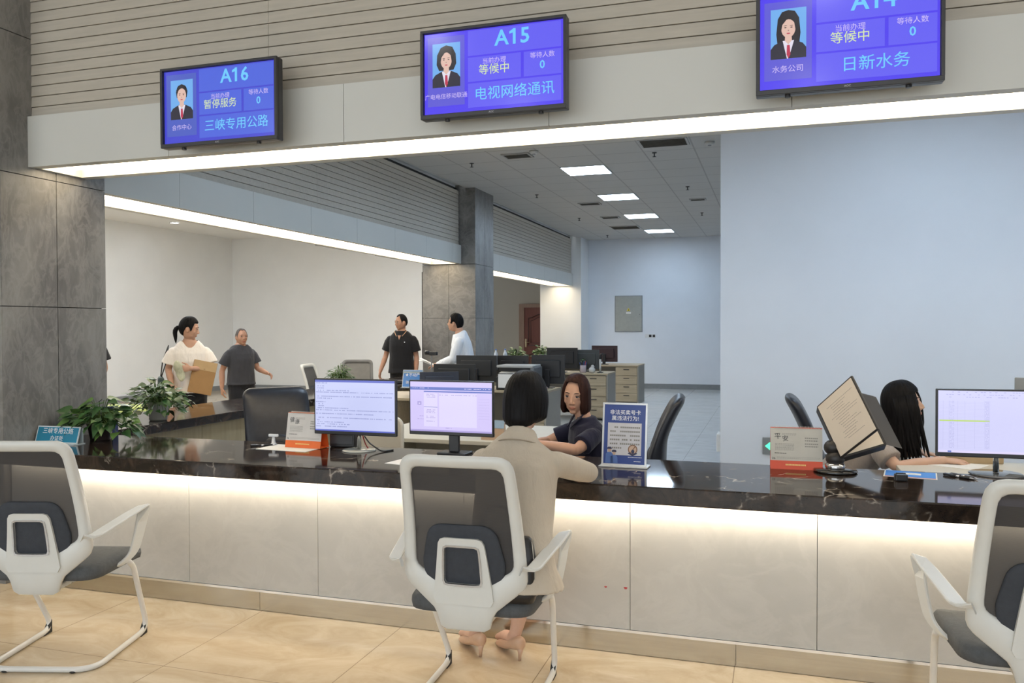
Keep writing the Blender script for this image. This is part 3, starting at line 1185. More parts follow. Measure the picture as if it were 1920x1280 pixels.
def scr_doc(m, x0, x1, z0, z1, y):
    r = random.Random(3)
    m.quad([(x0, y, z0), (x1, y, z0), (x1, y, z1), (x0, y, z1)], 0)
    m.quad([(x0, y - .0003, z1 - .012), (x1, y - .0003, z1 - .012), (x1, y - .0003, z1), (x0, y - .0003, z1)], 1)
    m.quad([(x0, y - .0003, z0), (x1, y - .0003, z0), (x1, y - .0003, z0 + .008), (x0, y - .0003, z0 + .008)], 1)
    h = z1 - z0
    rows = [(.93, .0, .15), (.87, .02, .1), (.83, .02, .1), (.785, .03, .43), (.75, .0, .99), (.67, .02, .98), (.63, .02, .2), (.56, .0, .12), (.52, .03, .09), (.48, .03, .1),
            (.44, .02, .42), (.40, .0, .99), (.33, .0, .74), (.25, .03, .97), (.2, .01, .05), (.165, .01, .36), (.125, .0, .44), (.08, .0, .4)]
    for v, a, c in rows:
        dashes(m, x0 + .006 + a * (x1 - x0 - .012), x0 + .006 + c * (x1 - x0 - .012), z0 + v * h, .0052, y - .0004, 2, r)
    return [MATS['doc_white'], MATS['doc_blue'], MATS['doc_grey']]


def scr_web(m, x0, x1, z0, z1, y):
    r = random.Random(5)
    w, h = x1 - x0, z1 - z0
    def q(a, c, d, e, mi, k=1):
        yy = y - .0003 * k
        m.quad([(x0 + a * w, yy, z0 + d * h), (x0 + c * w, yy, z0 + d * h), (x0 + c * w, yy, z0 + e * h), (x0 + a * w, yy, z0 + e * h)], mi)
    q(0, 1, 0, 1, 0, 0)
    q(0, 1, .835, .895, 3); q(.17, 1, .79, .815, 3); q(.36, .82, .1, .77, 1); q(.17, .34, .1, .77, 1)
    q(0, 1, 0, .035, 2); q(.17, .34, .487, .495, 3, 2); q(.09, .14, .53, .60, 2, 2); q(.105, .125, .55, .575, 1, 3)
    for k in range(8):
        q(.84, .97, .28 + .055 * k, .283 + .055 * k, 2, 2)
    for v in (.74, .71, .68, .43, .4, .37, .3, .27, .2):
        dashes(m, x0 + .2 * w, x0 + .31 * w, z0 + v * h, .0035, y - .0009, 2, r, .005)
    for a, c, v in ((.36, .82, .73), (.08, .16, .3), (.08, .16, .24), (.43, .53, .07), (.66, .98, .86), (.02, .24, .865)):
        dashes(m, x0 + a * w, x0 + c * w, z0 + v * h, .004, y - .0012, 2 if v < .8 else 1, r, .006, .6)
    return [MATS['web_lilac'], MATS['web_white'], MATS['web_line'], MATS['web_bar']]


def scr_sheet(m, x0, x1, z0, z1, y):
    r = random.Random(9)
    w, h = x1 - x0, z1 - z0
    m.quad([(x0, y, z0), (x1, y, z0), (x1, y, z1), (x0, y, z1)], 0)
    def q(a, c, d, e, mi, k=1):
        yy = y - .0003 * k
        m.quad([(x0 + a * w, yy, z0 + d * h), (x0 + c * w, yy, z0 + d * h), (x0 + c * w, yy, z0 + e * h), (x0 + a * w, yy, z0 + e * h)], mi)
    for k in range(34):
        q(.01, .42, .07 + .0226 * k, .0715 + .0226 * k, 1)
    for a in (.04, .09, .16, .22, .30, .38, .42):
        q(a, a + .0015, .07, .84, 1)
    q(.01, .42, .505, .528, 2, 2)
    for k in range(34):
        dashes(m, x0 + .095 * w, x0 + .13 * w, z0 + (.075 + .0226 * k) * h, .0028, y - .0009, 1, r, .004, .7)
        dashes(m, x0 + .385 * w, x0 + .415 * w, z0 + (.075 + .0226 * k) * h, .0028, y - .0009, 1, r, .004, .8)
    for v in (.97, .93, .89):
        dashes(m, x0 + .02 * w, x0 + .98 * w, z0 + v * h, .0035, y - .0009, 1, r, .012, .5)
    q(0, 1, 0, .035, 3); q(.08, .11, .005, .03, 4, 2)
    return [MATS['sheet_white'], MATS['sheet_line'], MATS['sheet_green'], MATS['web_white'], MATS['web_bar']]


monitor((-2.237, 4.115, .8), R(-1), .518, .316, .093, 'monitor showing a page of text, between the orange calendar and the other counter monitor', scr_doc, ('disc', .095, mat('pale_glass', (.42, .42, .38), .1)))
monitor((-1.672, 4.15, .8), R(-1), .495, .300, .107, 'monitor showing a pale lilac web page, just in front of the seated woman in beige', scr_web, ('flat',))
monitor((.995, 4.29, .8), R(2), .53, .318, .084, 'monitor showing a spreadsheet with one green row, at the cut-off end of the counter', scr_sheet, ('disc', .115))

paper_m = mat('white_paper', (.80, .79, .76), .8, var=.015)
card_cream = mat('calendar_card', (.50, .48, .43), .6)
orange = mat('calendar_orange', (.80, .16, .03), .5)
red_orange = mat('calendar_red', (.66, .08, .03), .5)
ink = mat('ink_black', (.02, .02, .02), .6)
ink_grey = mat('ink_grey', (.25, .24, .22), .6)
wire = mat('binding_wire', (.55, .5, .45), .35, .6)


def calendar(loc, rotz, word, band_m, page_m, label, zs=.2):
    t = thing('desk_calendar', label, 'desk calendar', loc, rotz, 'desk calendars on the counter')
    W = .24
    m = MB()
    # tent: front board leans back, rear board leans forward
    for s in (0, 1):
        y0, y1 = (0, .035) if s == 0 else (.085, .045)
        m.rings([[Vector((x, y0, 0)), Vector((x, y1, zs)), Vector((x, y1 + .003, zs)), Vector((x, y0 + .003, 0))] for x in (-W / 2, W / 2)], 0, None, False)
    m.box2((-W / 2, .0, 0), (W / 2, .087, .002))
    obj('stand', m, band_m, t)
    F = frame((0, -.0012, 0), (1, 0, 0), (0, .035, zs))
    m = MB()
    m.box2((-W / 2, .042, 0), (W / 2, zs, .0012), 0, F)
    r = random.Random(len(word) + ord(word[0]))
    for k, c in enumerate(word):
        m.text(c, .033 if k == 0 else .031, F @ Matrix.Translation((-W / 2 + .034 + .036 * k, zs - .042 - .010 * k, .0018)) @ Matrix.Rotation(R(6), 4, 'Z'), 1, 0)
    def rows(xa, xb, ys, mi, hg=.002):
        for yv in ys:
            x = xa
            while x < xb:
                wd = r.uniform(.004, .009)
                m.box2((x, yv, .0012), (min(x + wd, xb), yv + hg, .0016), mi, F)
                x += wd + .0022
    rows(-W / 2 + .055, -W / 2 + .12, (zs - .028, zs - .034), 2)
    rows(-W / 2 + .022, -W / 2 + .11, [zs - .078 - .006 * k for k in range(6)], 2)
    rows(-W / 2 + .02, -W / 2 + .075, (zs - .124,), 1, .003)
    rows(-W / 2 + .03, W / 2 - .01, (.052, .058), 2, .0015)
    rows(W / 2 - .08, W / 2 - .02, (zs - .05, zs - .062, zs - .078, zs - .09), 2, .006)
    m.text('06', .016, F @ Matrix.Translation((-W / 2 + .015, .052, .0018)), 1)
    obj('page', m, [page_m, ink, ink_grey], t)
    m = MB()
    m.box2((-W / 2, 0, 0), (W / 2, .042, .0014), 0, F)
    x = -.05
    while x < .045:
        m.box2((x, .019, .0014), (x + .005, .026, .0018), 1, F); x += .0068
    obj('base_band', m, [band_m, mat('gold_print', (.85, .6, .2), .5)], t)
    m = MB()
    for k in range(34):
        x = -W / 2 + .02 + k * .0063
        m.tube([(x, .030, zs - .006), (x, .034, zs + .004), (x, .042, zs + .006), (x, .048, zs + .002), (x, .048, zs - .008)], .0009, 5)
    obj('spiral_binding', m, wire, t)
    return t


calendar((.108, 4.215, .8), R(2), '平安', red_orange, card_cream, 'desk calendar with brush characters and a red band, in front of the tilted document holder')
calendar((-2.592, 4.15, .802), R(-3), '健康', orange, mat('pale_page', (.62, .60, .58), .6), 'desk calendar with an orange band, standing on a white sheet beside a counter monitor')


def sheet(loc, w, d, rotz, label, name='paper_sheet', m_=None, group=None):
    m = MB(); m.box2((-w / 2, -d / 2, 0), (w / 2, d / 2, .0015))
    o = obj(name, m, m_ or paper_m, None, loc, rotz)
    return tag(o, label, 'paper', group)


sheet((-2.66, 4.135, .8002), .34, .20, R(-4), 'white paper sheet lying under the calendar with the orange band')
sheet((-1.735, 3.885, .8002), .21, .297, R(80), 'white paper sheet lying on the counter behind the back of the occupied visitor chair')

# small things near the orange calendar
t = thing('pen_holder', 'small clear pen holder with a T shaped top, beside the orange banded calendar', 'pen holder', (-2.83, 4.215, .8))
m = MB(); m.lathe([(.02, 0), (.022, .006), (.012, .012), (.008, .05)], 16); obj('stem', m, mat('clear_acrylic', (.7, .72, .74), .1), t)
m = MB(); m.box((0, 0, .058), (.06, .02, .016), 0, None, .004); obj('head', m, MATS['clear_acrylic'], t)


def pen(loc, rotz, label, group=None):
    t = thing('pen', label, 'pen', loc, rotz, group)
    m = MB(); m.tube([(-.07, 0, .006), (.055, 0, .006)], .0055, 10); obj('barrel', m, black_plastic, t)
    m = MB(); m.tube([(.055, 0, .006), (.066, 0, .006), (.074, 0, .006)], [.0055, .003, .001], 10); obj('tip', m, silver, t)
    m = MB(); m.box((-.045, 0, .0125), (.04, .003, .0015)); m.tube([(-.01, 0, .006), (.006, 0, .006)], .0058, 10); obj('clip', m, silver, t)
    return t


pen((-2.865, 4.16, .8), R(35), 'dark pen lying beside the white sheet under the orange banded calendar')
pen((.835, 4.215, .8), R(-50), 'black pen by the blue leaflet, the one of two nearer the round monitor base')
pen((.810, 4.205, .8), R(-42), 'black pen by the blue leaflet, the one of two nearer the leaflet itself')

t = thing('desk_phone', 'black box standing under the monitor that shows a page of text', 'desk phone', (-2.385, 4.27, .8))
m = MB(); m.box2((-.085, -.03, 0), (.075, .04, .085), 0, None, .008); obj('body', m, black_plastic, t)
m = MB(); m.box2((-.075, -.034, .02), (.065, -.029, .07), 0, None, .002); obj('front_plate', m, mat('dark_grey_plastic', (.05, .05, .055), .4), t)
for k, (mm, lb) in enumerate(((mat('red_cable', (.35, .03, .03), .4), 'red cable hanging behind the monitor that shows a page of text'), (black_plastic, 'black cable looping off the round base of the monitor that shows a page of text'))):
    m = MB()
    if k == 0:
        m.tube(fillet([(-2.23, 4.19, .90), (-2.222, 4.2, .85), (-2.205, 4.205, .812), (-2.22, 4.25, .806)], .02), .0035, 8)
    else:
        m.tube(fillet([(-2.215, 4.19, .88), (-2.19, 4.2, .84), (-2.13, 4.17, .818), (-2.08, 4.14, .804), (-2.05, 4.22, .804)], .03), .004, 8)
    tag(obj('cable', m, mm), lb, 'cable')

# blue notice in an acrylic stand
t = thing('notice_stand', 'upright clear stand holding a blue notice about illegal phone card trading', 'notice stand', (-.708, 4.05, .8), R(-2))
Wn, Hn = .226, .312
F = frame((0, 0, .006), (1, 0, 0), (0, .045, Hn))
m = MB()
e = .009
m.box2((-Wn / 2, 0, -.006), (Wn / 2, e, .003), 0, F); m.box2((-Wn / 2, Hn - e, -.006), (Wn / 2, Hn, .003), 0, F)
m.box2((-Wn / 2, e, -.006), (-Wn / 2 + e, Hn - e, .003), 0, F); m.box2((Wn / 2 - e, e, -.006), (Wn / 2, Hn - e, .003), 0, F)
m.box2((-Wn / 2, e, -.006), (Wn / 2, Hn - e, -.002), 0, F)
obj('frame', m, mat('silver_white_frame', (.66, .68, .70), .25, .2), t)
m = MB(); m.box2((-.122, -.03, 0), (.122, .075, .007), 0, None, .003); obj('base', m, mat('clear_base', (.5, .52, .55), .15), t)
m = MB()
nb = [mat('notice_blue', (.022, .055, .25), .35), mat('notice_pale', (.58, .57, .60), .4), mat('notice_white', (.80, .82, .88), .4), ink_grey, mat('notice_mid_blue', (.08, .16, .42), .4), mat('notice_skin', (.55, .38, .28), .5), mat('notice_brown', (.22, .11, .06), .5), mat('notice_navy', (.03, .03, .08), .4)]
m.box2((-Wn / 2 + e, e, -.001), (Wn / 2 - e, Hn - e, .0), 0, F)
m.box2((-.085, .052, 0), (.085, .212, .0006), 1, F)
m.text('非法买卖号卡', .0262, F @ Matrix.Translation((.002, .263, .001)), 2, .007)
m.text('属违法行为!', .0262, F @ Matrix.Translation((.002, .234, .001)), 2, .007)
r5 = random.Random(11)
for k in range(6):
    x = -.052 if k == 0 else -.073
    xe = .072 if k < 5 else -.018
    while x < xe:
        if r5.random() < .88:
            m.box2((x, .186 - .0205 * k, .0006), (x + .0078, .194 - .0205 * k, .0010), 3, F)
        x += .0101
for k in range(2):
    x = .02 + .03 * k
    while x < .085:
        m.box2((x, .042 - .02 * k, .0), (x + .005, .045 - .02 * k, .0004), 2, F); x += .007
def fdisc(cx, cy, rx, ry, z, mi):
    m.quad([F @ Vector((cx + rx * math.cos(2 * PI * k / 20), cy + ry * math.sin(2 * PI * k / 20), z)) for k in range(20)], mi)
fdisc(.043, .082, .024, .024, .0010, 6); fdisc(.043, .082, .019, .019, .0013, 5)
m.quad([F @ Vector(p) for p in ((.030, .066, .0016), (.034, .064, .0016), (.057, .096, .0016), (.053, .098, .0016))], 6)
fdisc(.044, .072, .008, .01, .0017, 7)
m.quad([F @ Vector(p) for p in ((.018, .062, .0011), (.043, .050, .0011), (.067, .062, .0011), (.06, .068, .0011), (.043, .06, .0011), (.026, .068, .0011))], 7)
for cx, cy, sc_n in ((-.074, .076, 1.0), (-.05, .062, .95)):
    m.quad([F @ Vector((cx + a * sc_n, b_ , .0012)) for a, b_ in ((-.02, .012), (.02, .012), (.018, cy - .02), (.008, cy - .010), (-.008, cy - .010), (-.018, cy - .02))], 4)
    fdisc(cx, cy, .0085 * sc_n, .011 * sc_n, .0015, 5)
    m.quad([F @ Vector((cx + a, cy + b_, .0018)) for a, b_ in ((-.011, .004), (.011, .004), (.012, .010), (.006, .015), (-.006, .015), (-.012, .010))], 7)
obj('notice_sheet', m, nb, t)

# tilted double document holder
holder_black = mat('holder_black', (.025, .022, .02), .45)
holder_paper = mat('cream_paper', (.74, .64, .52), .7, var=.02)
t = thing('document_holder', 'black tilted document holder with two cream pages on a round black base', 'document holder', (.283, 4.205, .8))
m = MB(); m.lathe([(.096, 0), (.100, .006), (.096, .014), (.03, .018)], 40); obj('base', m, mat('gloss_black', (.012, .012, .012), .08, coat=.6), t)
m = MB(); m.lathe([(.042, .017), (.046, .022), (.046, .034), (.040, .042), (.036, .044)], 28); obj('chrome_collar', m, chrome, t)
m = MB(); m.lathe([(.036, .042), (.043, .055), (.043, .075), (.032, .092), (.02, .098)], 24)
m.tube([(0, 0, .09), (-.006, .0, .12)], .02, 12); m.ell((-.012, .01, .115), (.040, .038, .038))
obj('swivel_neck', m, holder_black, t)


def leaf_panel(L, T, Bm, th, margin, name, thick_back=0.0):
    """rectangular panel given corner L, and neighbours T and Bm"""
    L, T, Bm = Vector(L), Vector(T), Vector(Bm)
    ex = (T - L)
    ey = (Bm - L)
    ey = ey - ex * (ey.dot(ex) / ex.length_squared)
    M = frame(L, ex, ey)
    n = M.to_3x3().col[2]
    flip = n.y > 0
    w, h = ex.length, ey.length
    s = 1 if flip else -1
    m = MB()
    zf, zb = (0, s * th)
    m.box2((0, 0, zf), (w, h, zb), 0, M, .003)
    o = obj(name, m, holder_black, t)
    m = MB()
    m.box2((margin, margin, -s * .0012), (w - margin, h - margin, 0), 0, M)
    rr = random.Random(int(w * 1000))
    return o, m, M, w, h, s, rr


# front leaf: corners measured so that the page is a true rectangle in space
o, m, M, w, h, s, rr = leaf_panel((-.081, .081, .303), (.059, -.113, .468), (.021, -.042, .072), .012, .007, 'front_leaf')
for k in range(16):
    u0 = rr.uniform(.25, .4)
    u1 = rr.uniform(.6, .85)
    if k in (0, 5):
        u0, u1 = .2, .9
    x0, x1 = (w * u0, w * u1)
    yv = h * (.16 + .043 * k)
    x = x0
    while x < x1:
        dx = rr.uniform(.004, .012)
        m.box2((x, yv, -s * .0016), (x + dx, yv + .0022, -s * .0012), 1, M)
        x += dx + .003
ol = obj('page', m, [holder_paper, mat('pencil_grey', (.36, .31, .26), .7)], o)
o, m, M, w, h, s, rr = leaf_panel((-.079, .085, .302), (.124, .126, .369), (.023, -.038, .071), .065, .010, 'rear_leaf')
obj('page', m, [holder_paper], o)
_p = Vector((.124, .128, .369)); _q = _p + Vector((.102, -.123, -.231)); _w = Vector((.072, .035, -.020)); _t = Vector((-.012, .02, .004))
m = MB(); m.rings([[_p, _p + _w, _p + _w + _t, _p + _t], [_q, _q + _w, _q + _w + _t, _q + _t]], 0, None, False)
obj('side_wing', m, holder_black, o)

# leaflet, clip box
t = thing('leaflet', 'blue leaflet with a white panel lying beside a black clip on the counter', 'leaflet', (.612, 4.22, .8), R(-9))
m = MB(); m.box2((-.112, -.09, 0), (.112, .09, .0015), 0); obj('sheet', m, paper_m, t)
m = MB()
m.box2((-.106, -.072, .0015), (.106, .086, .0019), 0); m.box2((-.106, -.086, .0015), (.106, -.076, .0019), 1); m.box2((-.03, -.01, .0019), (.045, .04, .0022), 2); m.text('公告', .014, Matrix.Translation((.007, .015, .0026)), 3)
obj('print', m, [mat('leaflet_blue', (.06, .26, .72), .5), mat('leaflet_red', (.8, .25, .12), .5), paper_m, ink_grey], t)
m = MB(); m.box((0, 0, .016), (.052, .04, .032), 0, None, .006); m.box((0, 0, .033), (.04, .012, .006), 0, None, .002)
tag(obj('clip_box', m, black_plastic, None, (.548, 4.045, .8), R(5)), 'small black clip box beside the corner of the blue leaflet', 'box')

# blue name plates
plate_blue = mat('plate_blue', (.02, .22, .36), .12, coat=.5)
def name_plate(loc, rotz, W, Hh, l1, l2, label, col=None, s1=.038):
    t = thing('name_plate', label, 'name plate', loc, rotz, 'blue name plates on the counters')
    F = frame((0, 0, 0.004), (1, 0, 0), (0, .3 * Hh, Hh))
    m = MB(); m.box2((-W / 2, 0, -.004), (W / 2, Hh, 0), 0, F); m.box2((-W / 2 - .004, -.03, 0), (W / 2 + .004, .06, .005), 0)
    m.box2((-W / 2, .045, 0.0), (W / 2, .05, Hh * .9), 0)
    obj('acrylic_stand', m, mat('clear_edge', (.45, .52, .55), .15), t)
    m = MB()
    m.box2((-W / 2 + .004, .005, 0), (W / 2 - .004, Hh - .004, .001), 0, F)
    for x0, x1, y0, y1 in ((-W / 2 + .004, W / 2 - .004, Hh - .007, Hh - .004), (-W / 2 + .004, W / 2 - .004, .005, .008), (-W / 2 + .004, -W / 2 + .007, .005, Hh - .004), (W / 2 - .007, W / 2 - .004, .005, Hh - .004)):
        m.box2((x0, y0, .001), (x1, y1, .0014), 1, F)
    m.text(l1, s1, F @ Matrix.Translation((0, Hh * .70, .0018)), 1, .002)
    m.text(l2, s1 * .85, F @ Matrix.Translation((0, Hh * .28, .0018)), 1, .002)
    obj('plate_face', m, [col or plate_blue, mat('plate_white', (.8, .82, .82), .3)], t)
    return t
name_plate((-4.125, 3.88, .8), R(2), .315, .105, '三峡专用公路', '办证处', 'blue name plate with white characters beside the grey stone column in front')

# ------------------------------------------------------------------ plants
leaf_m = mat('pothos_leaf', (.032, .085, .024), .4, 0, .45, 9)
leaf_l = mat('pothos_leaf_light', (.075, .15, .035), .4, 0, .3, 9)
stem_m = mat('green_stem', (.08, .14, .03), .5)


def heart_leaf(mb, base, d, up, L, mi, droop=.3, wd=.62):
    d = Vector(d).normalized()
    side = d.cross(Vector(up))
    if side.length < 1e-4:
        side = Vector((1, 0, 0))
    side.normalize()
    n = side.cross(d)
    prof = [(0, 0.02), (.06, .34), (.2, .5), (.38, .48), (.6, .34), (.82, .14), (1.0, 0.0)]
    vs, fs = [], []
    for t_, hw in prof:
        c = Vector(base) + d * (t_ * L) - Vector((0, 0, 1)) * (droop * L * t_ * t_)
        vs += [c + side * (hw * wd * L) + n * (.10 * L * hw), c, c - side * (hw * wd * L) + n * (.10 * L * hw)]
    for k in range(len(prof) - 1):
        a = 3 * k
        fs += [(a, a + 1, a + 4, a + 3), (a + 1, a + 2, a + 5, a + 4)]
    mb.add(vs, fs, mi, None, True)


def pothos(label, loc, rad, hgt, n, L, pot, seed, group, squash=1.0, trail=.35, name='potted_pothos', wd=.62, avoid=None):
    r = random.Random(seed)
    t = thing(name, label, 'potted plant', loc, 0, group)
    pr, ph, pm, ribs = pot
    m = MB()
    prof = [(pr * .78, 0), (pr * .8, .004)]
    if ribs:
        for k in range(ribs):
            z = ph * (k + .5) / ribs
            prof += [(pr * (.82 + .18 * (k + .2) / ribs), ph * k / ribs + .004), (pr * (.86 + .18 * (k + .5) / ribs), z)]
    prof += [(pr, ph), (pr * 1.04, ph), (pr * 1.04, ph - .012), (pr * .92, ph - .014), (pr * .9, ph - .03), (.002, ph - .03)]
    m.lathe(prof[:-6] + [(pr * 1.0, ph - .012), (pr * 1.05, ph - .012), (pr * 1.05, ph), (pr * .92, ph), (pr * .9, ph - .02), (.004, ph - .02)], 24)
    obj('pot', m, pm, t)
    st, lf = MB(), MB()
    for k in range(n):
        a = r.uniform(0, 2 * PI)
        q = math.sqrt(r.random())
        tip = Vector((math.cos(a) * rad * q, math.sin(a) * rad * q * squash, ph + hgt * (r.random() ** .7) * (1 - .65 * q * q) - trail * hgt * q * q * r.random()))
        if tip.z < .03:
            tip.z = .03
        if avoid and avoid(tip + Vector(loc)):
            tip.x = abs(tip.x) * .4
        root = Vector((math.cos(a) * pr * .4 * r.random(), math.sin(a) * pr * .4 * r.random(), ph - .02))
        mid = (root + tip) / 2 + Vector((0, 0, hgt * .22))
        st.tube([root, root * .5 + mid * .5 + Vector((0, 0, .01)), mid, mid * .45 + tip * .55 + Vector((0, 0, .008)), tip], .0022, 5)
        out = Vector((tip.x, tip.y, 0))
        if out.length < .01:
            out = Vector((math.cos(a), math.sin(a), 0))
        out.normalize()
        d = (out + Vector((r.uniform(-.6, .6), r.uniform(-.6, .6), r.uniform(-.5, .6)))).normalized()
        up = Vector((r.uniform(-.35, .35), r.uniform(-.8, .0), 1))
        heart_leaf(lf, tip, d, up, L * r.uniform(.7, 1.25), 1 if r.random() < .2 else 0, r.uniform(.1, .5), wd)
    obj('stems', st, stem_m, t)
    obj('foliage', lf, [leaf_m, leaf_l], t)
    return t


pothos('lush pothos in a dark pot by the front stone column, behind the blue name plate', (-4.02, 4.12, .8), .225, .16, 150, .085, (.075, .105, mat('dark_brown_pot', (.05, .035, .035), .3), 0), 5, None, .75, .6, avoid=lambda p: p.x < -4.24)
pothos('pothos in a ribbed grey pot on the left counter, before the woman in white', (-4.43, 5.10, .8), .21, .19, 190, .072, (.075, .14, mat('ribbed_grey_pot', (.33, .34, .32), .5), 6), 8, None, 1, .8)
pothos('small feathery plant on the left counter, showing above the monitor with a text page', (-4.66, 8.25, .8), .15, .20, 170, .05, (.05, .10, mat('white_pot', (.6, .6, .58), .4), 0), 12, None, 1, .5, 'potted_fern', .3)
pothos('low bushy plant behind the middle stone column, next to the blue water bottle', (-4.6, 14.75, .8), .19, .20, 120, .07, (.07, .12, MATS['white_pot'], 0), 21, None, 1, .4, 'potted_shrub')
pothos('low bushy plant below the red door, farther along than the one beside the bottle', (-4.62, 16.6, .8), .19, .20, 110, .07, (.07, .12, MATS['white_pot'], 0), 22, None, 1, .4, 'potted_shrub')

t = thing('carton', 'navy blue carton with white print behind the lush pothos', 'box', (-4.235, 4.415, .8), R(8))
m = MB(); m.box2((-.048, -.03, 0), (.048, .03, .175), 0, None, .003); obj('body', m, mat('navy_card', (.02, .028, .10), .4), t)
m = MB()
for k in range(9):
    m.box2((-.04 + .009 * k, -.0312, .035), (-.035 + .009 * k, -.030, .055))
m.box2((-.035, -.0312, .12), (.035, -.030, .14)); obj('print', m, paper_m, t)

for x, y, c, lb in ((-4.5, 13.75, (.06, .2, .6), 'clear water bottle with a blue label behind the middle stone column'), (-4.62, 13.6, (.45, .5, .6), 'clear water bottle with a pale label behind the middle stone column')):
    t = thing('water_bottle', lb, 'bottle', (x, y, .8))
    m = MB(); m.lathe([(.034, 0), (.037, .01), (.037, .2), (.03, .235), (.016, .265), (.014, .285)], 20); obj('body', m, mat('bottle_clear', (.5, .56, .64), .1), t)
    m = MB(); m.lathe([(.0378, .08), (.0382, .085), (.0382, .17), (.0378, .175)], 20, 0, None, (0, 0, 0), False); obj('bottle_label', m, mat('bottle_label_%d' % int(c[0] * 100), c, .4), t)
    m = MB(); m.lathe([(.016, .285), (.017, .287), (.017, .305), (.012, .308)], 16); obj('cap', m, mat('blue_cap', (.1, .2, .5), .4), t)

# ------------------------------------------------------------------ office chairs
leather = mat('black_leather', (.012, .014, .022), .36, 0, .2, 30, .03, 160, spec=.5)


def office_chair(label, loc, rotz):
    t = thing('office_chair', label, 'office chair', loc, rotz, 'black leather office chairs behind the counter')
    pl = round_poly([(-.24, -.23), (.24, -.23), (.25, .25), (-.25, .25)], [.08] * 4, 7)
    m = MB()
    m.rings([[Vector((p.x * k, p.y * k, z)) for p in pl] for k, z in ((.9, .40), (1, .415), (1.02, .445), (.99, .475), (.85, .49))], 0, None, True)
    obj('seat', m, leather, t)
    m = MB()
    rs = []
    for k in range(27):
        s = (1 - math.cos(PI * k / 26)) / 2
        z = .50 + .57 * s
        e_ = max(0, (s - .90) / .10)
        w = .228 * (1 - .30 * (1 - math.sqrt(max(0, 1 - e_ * e_)))) * (1 - .3 * max(0, (.12 - s) / .12))
        yb = -.235 - .055 * s - .09 * s * s + .035 * math.sin(PI * s)
        th = .042 + .016 * math.sin(PI * min(1, s * 1.9)) - .034 * (1 - math.sqrt(max(0, 1 - e_ * e_)))
        ring = []
        for j in range(28):
            a = 2 * PI * j / 28
            cx, sy = math.cos(a), math.sin(a)
            ex = abs(cx) ** .45 * (1 if cx >= 0 else -1)
            ey = abs(sy) ** .8 * (1 if sy >= 0 else -1)
            ring.append(Vector((w * ex, yb + th * ey + .25 * (w * ex) ** 2 * 1.0, z)))
        rs.append(ring)
    m.rings(rs, 0, None, True)
    obj('backrest', m, leather, t)
    m = MB()
    m.rings([[Vector((.19 * abs(math.cos(a)) ** .5 * (1 if math.cos(a) >= 0 else -1) * k, -.205 + y_, z + .0 * k)) for a in [2 * PI * j / 24 for j in range(24)]] for k, y_, z in ()] or [[Vector((.01, 0, .5)), Vector((.0, .01, .5)), Vector((-.01, 0, .5))], [Vector((.01, 0, .49)), Vector((.0, .01, .49)), Vector((-.01, 0, .49))]], 0, None, True)
    m = MB()
    m.ell((0, -.215, .66), (.19, .055, .10), 0, None, 24, 14)
    obj('lumbar_cushion', m, leather, t)
    for s in (-1, 1):
        m = MB(); m.tube(fillet([(s * .22, -.18, .44), (s * .30, -.17, .46), (s * .30, -.16, .62), (s * .30, .12, .64), (s * .29, .16, .46), (s * .22, .14, .43)], .06), .018, 10)
        m.box2((s * .30 - .03, -.17, .63), (s * .30 + .03, .12, .665), 0, None, .012)
        obj('armrest', m, black_plastic, t)
    m = MB(); m.tube([(0, 0, .1), (0, 0, .41)], .028, 14); obj('gas_lift', m, black_plastic, t)
    m = MB()
    for k in range(5):
        a = 2 * PI * k / 5 + .3
        m.tube([(0, 0, .115), (math.cos(a) * .3, math.sin(a) * .3, .075)], [.032, .018], 8)
    obj('star_base', m, black_plastic, t)
    for k in range(5):
        a = 2 * PI * k / 5 + .3
        m = MB(); m.ell((math.cos(a) * .3, math.sin(a) * .3, .03), (.03, .03, .03), 0, None, 12, 8)
        obj('caster', m, black_rubber, t)
    return t


oc = office_chair('empty black leather office chair between the left counter and the orange banded calendar', (-3.15, 4.83, 0), R(224))
dup(oc, 'black leather office chair of the clerk in navy, its back beside the blue notice', (-.92, 5.13, 0), R(97))
dup(oc, 'black leather office chair of the long haired clerk, its top above the red banded calendar', (.47, 5.38, 0), R(-90))

# ------------------------------------------------------------------ desks behind the counter
oak = wood_mat('oak_laminate', (.40, .32, .21), (.50, .41, .28), 'x')
cream = mat('cream_laminate', (.62, .585, .50), .4, var=.02)
taupe_lam = mat('taupe_laminate', (.33, .30, .25), .45, var=.03)


def office_desk(label, x0, x1, y0, y1, z=.75):
    t = thing('office_desk', label, 'desk', ((x0 + x1) / 2, (y0 + y1) / 2, 0), 0, 'wood desks at the back of the office')
    w, d = (x1 - x0) / 2, (y1 - y0) / 2
    m = MB(); m.box2((-w, -d, z - .028), (w, d, z), 0, None, .003); obj('desktop', m, oak, t)
    m = MB(); m.box2((w - .025, -d + .01, 0), (w - .003, d - .01, z - .028)); obj('side_panel', m, taupe_lam, t)
    m = MB(); m.box2((-w + .003, -d + .01, 0), (-w + .025, d - .01, z - .028)); obj('side_panel', m, taupe_lam, t)
    m = MB(); m.box2((-w + .025, d - .03, .15), (w - .45, d - .012, z - .028)); obj('modesty_panel', m, taupe_lam, t)
    m = MB(); m.box2((w - .445, -d + .035, .03), (w - .025, d - .02, z - .028)); ped = obj('pedestal', m, taupe_lam, t)
    for k in range(4):
        zb = .05 + .167 * k
        m = MB(); m.box2((w - .44, -d + .015, zb), (w - .03, -d + .035, zb + .16), 0, None, .002); dr = obj('drawer', m, oak, t)
        m = MB(); m.box((w - .235, -d + .008, zb + .115), (.11, .012, .012), 0, None, .003); obj('drawer_handle', m, black_plastic, dr)
    return t


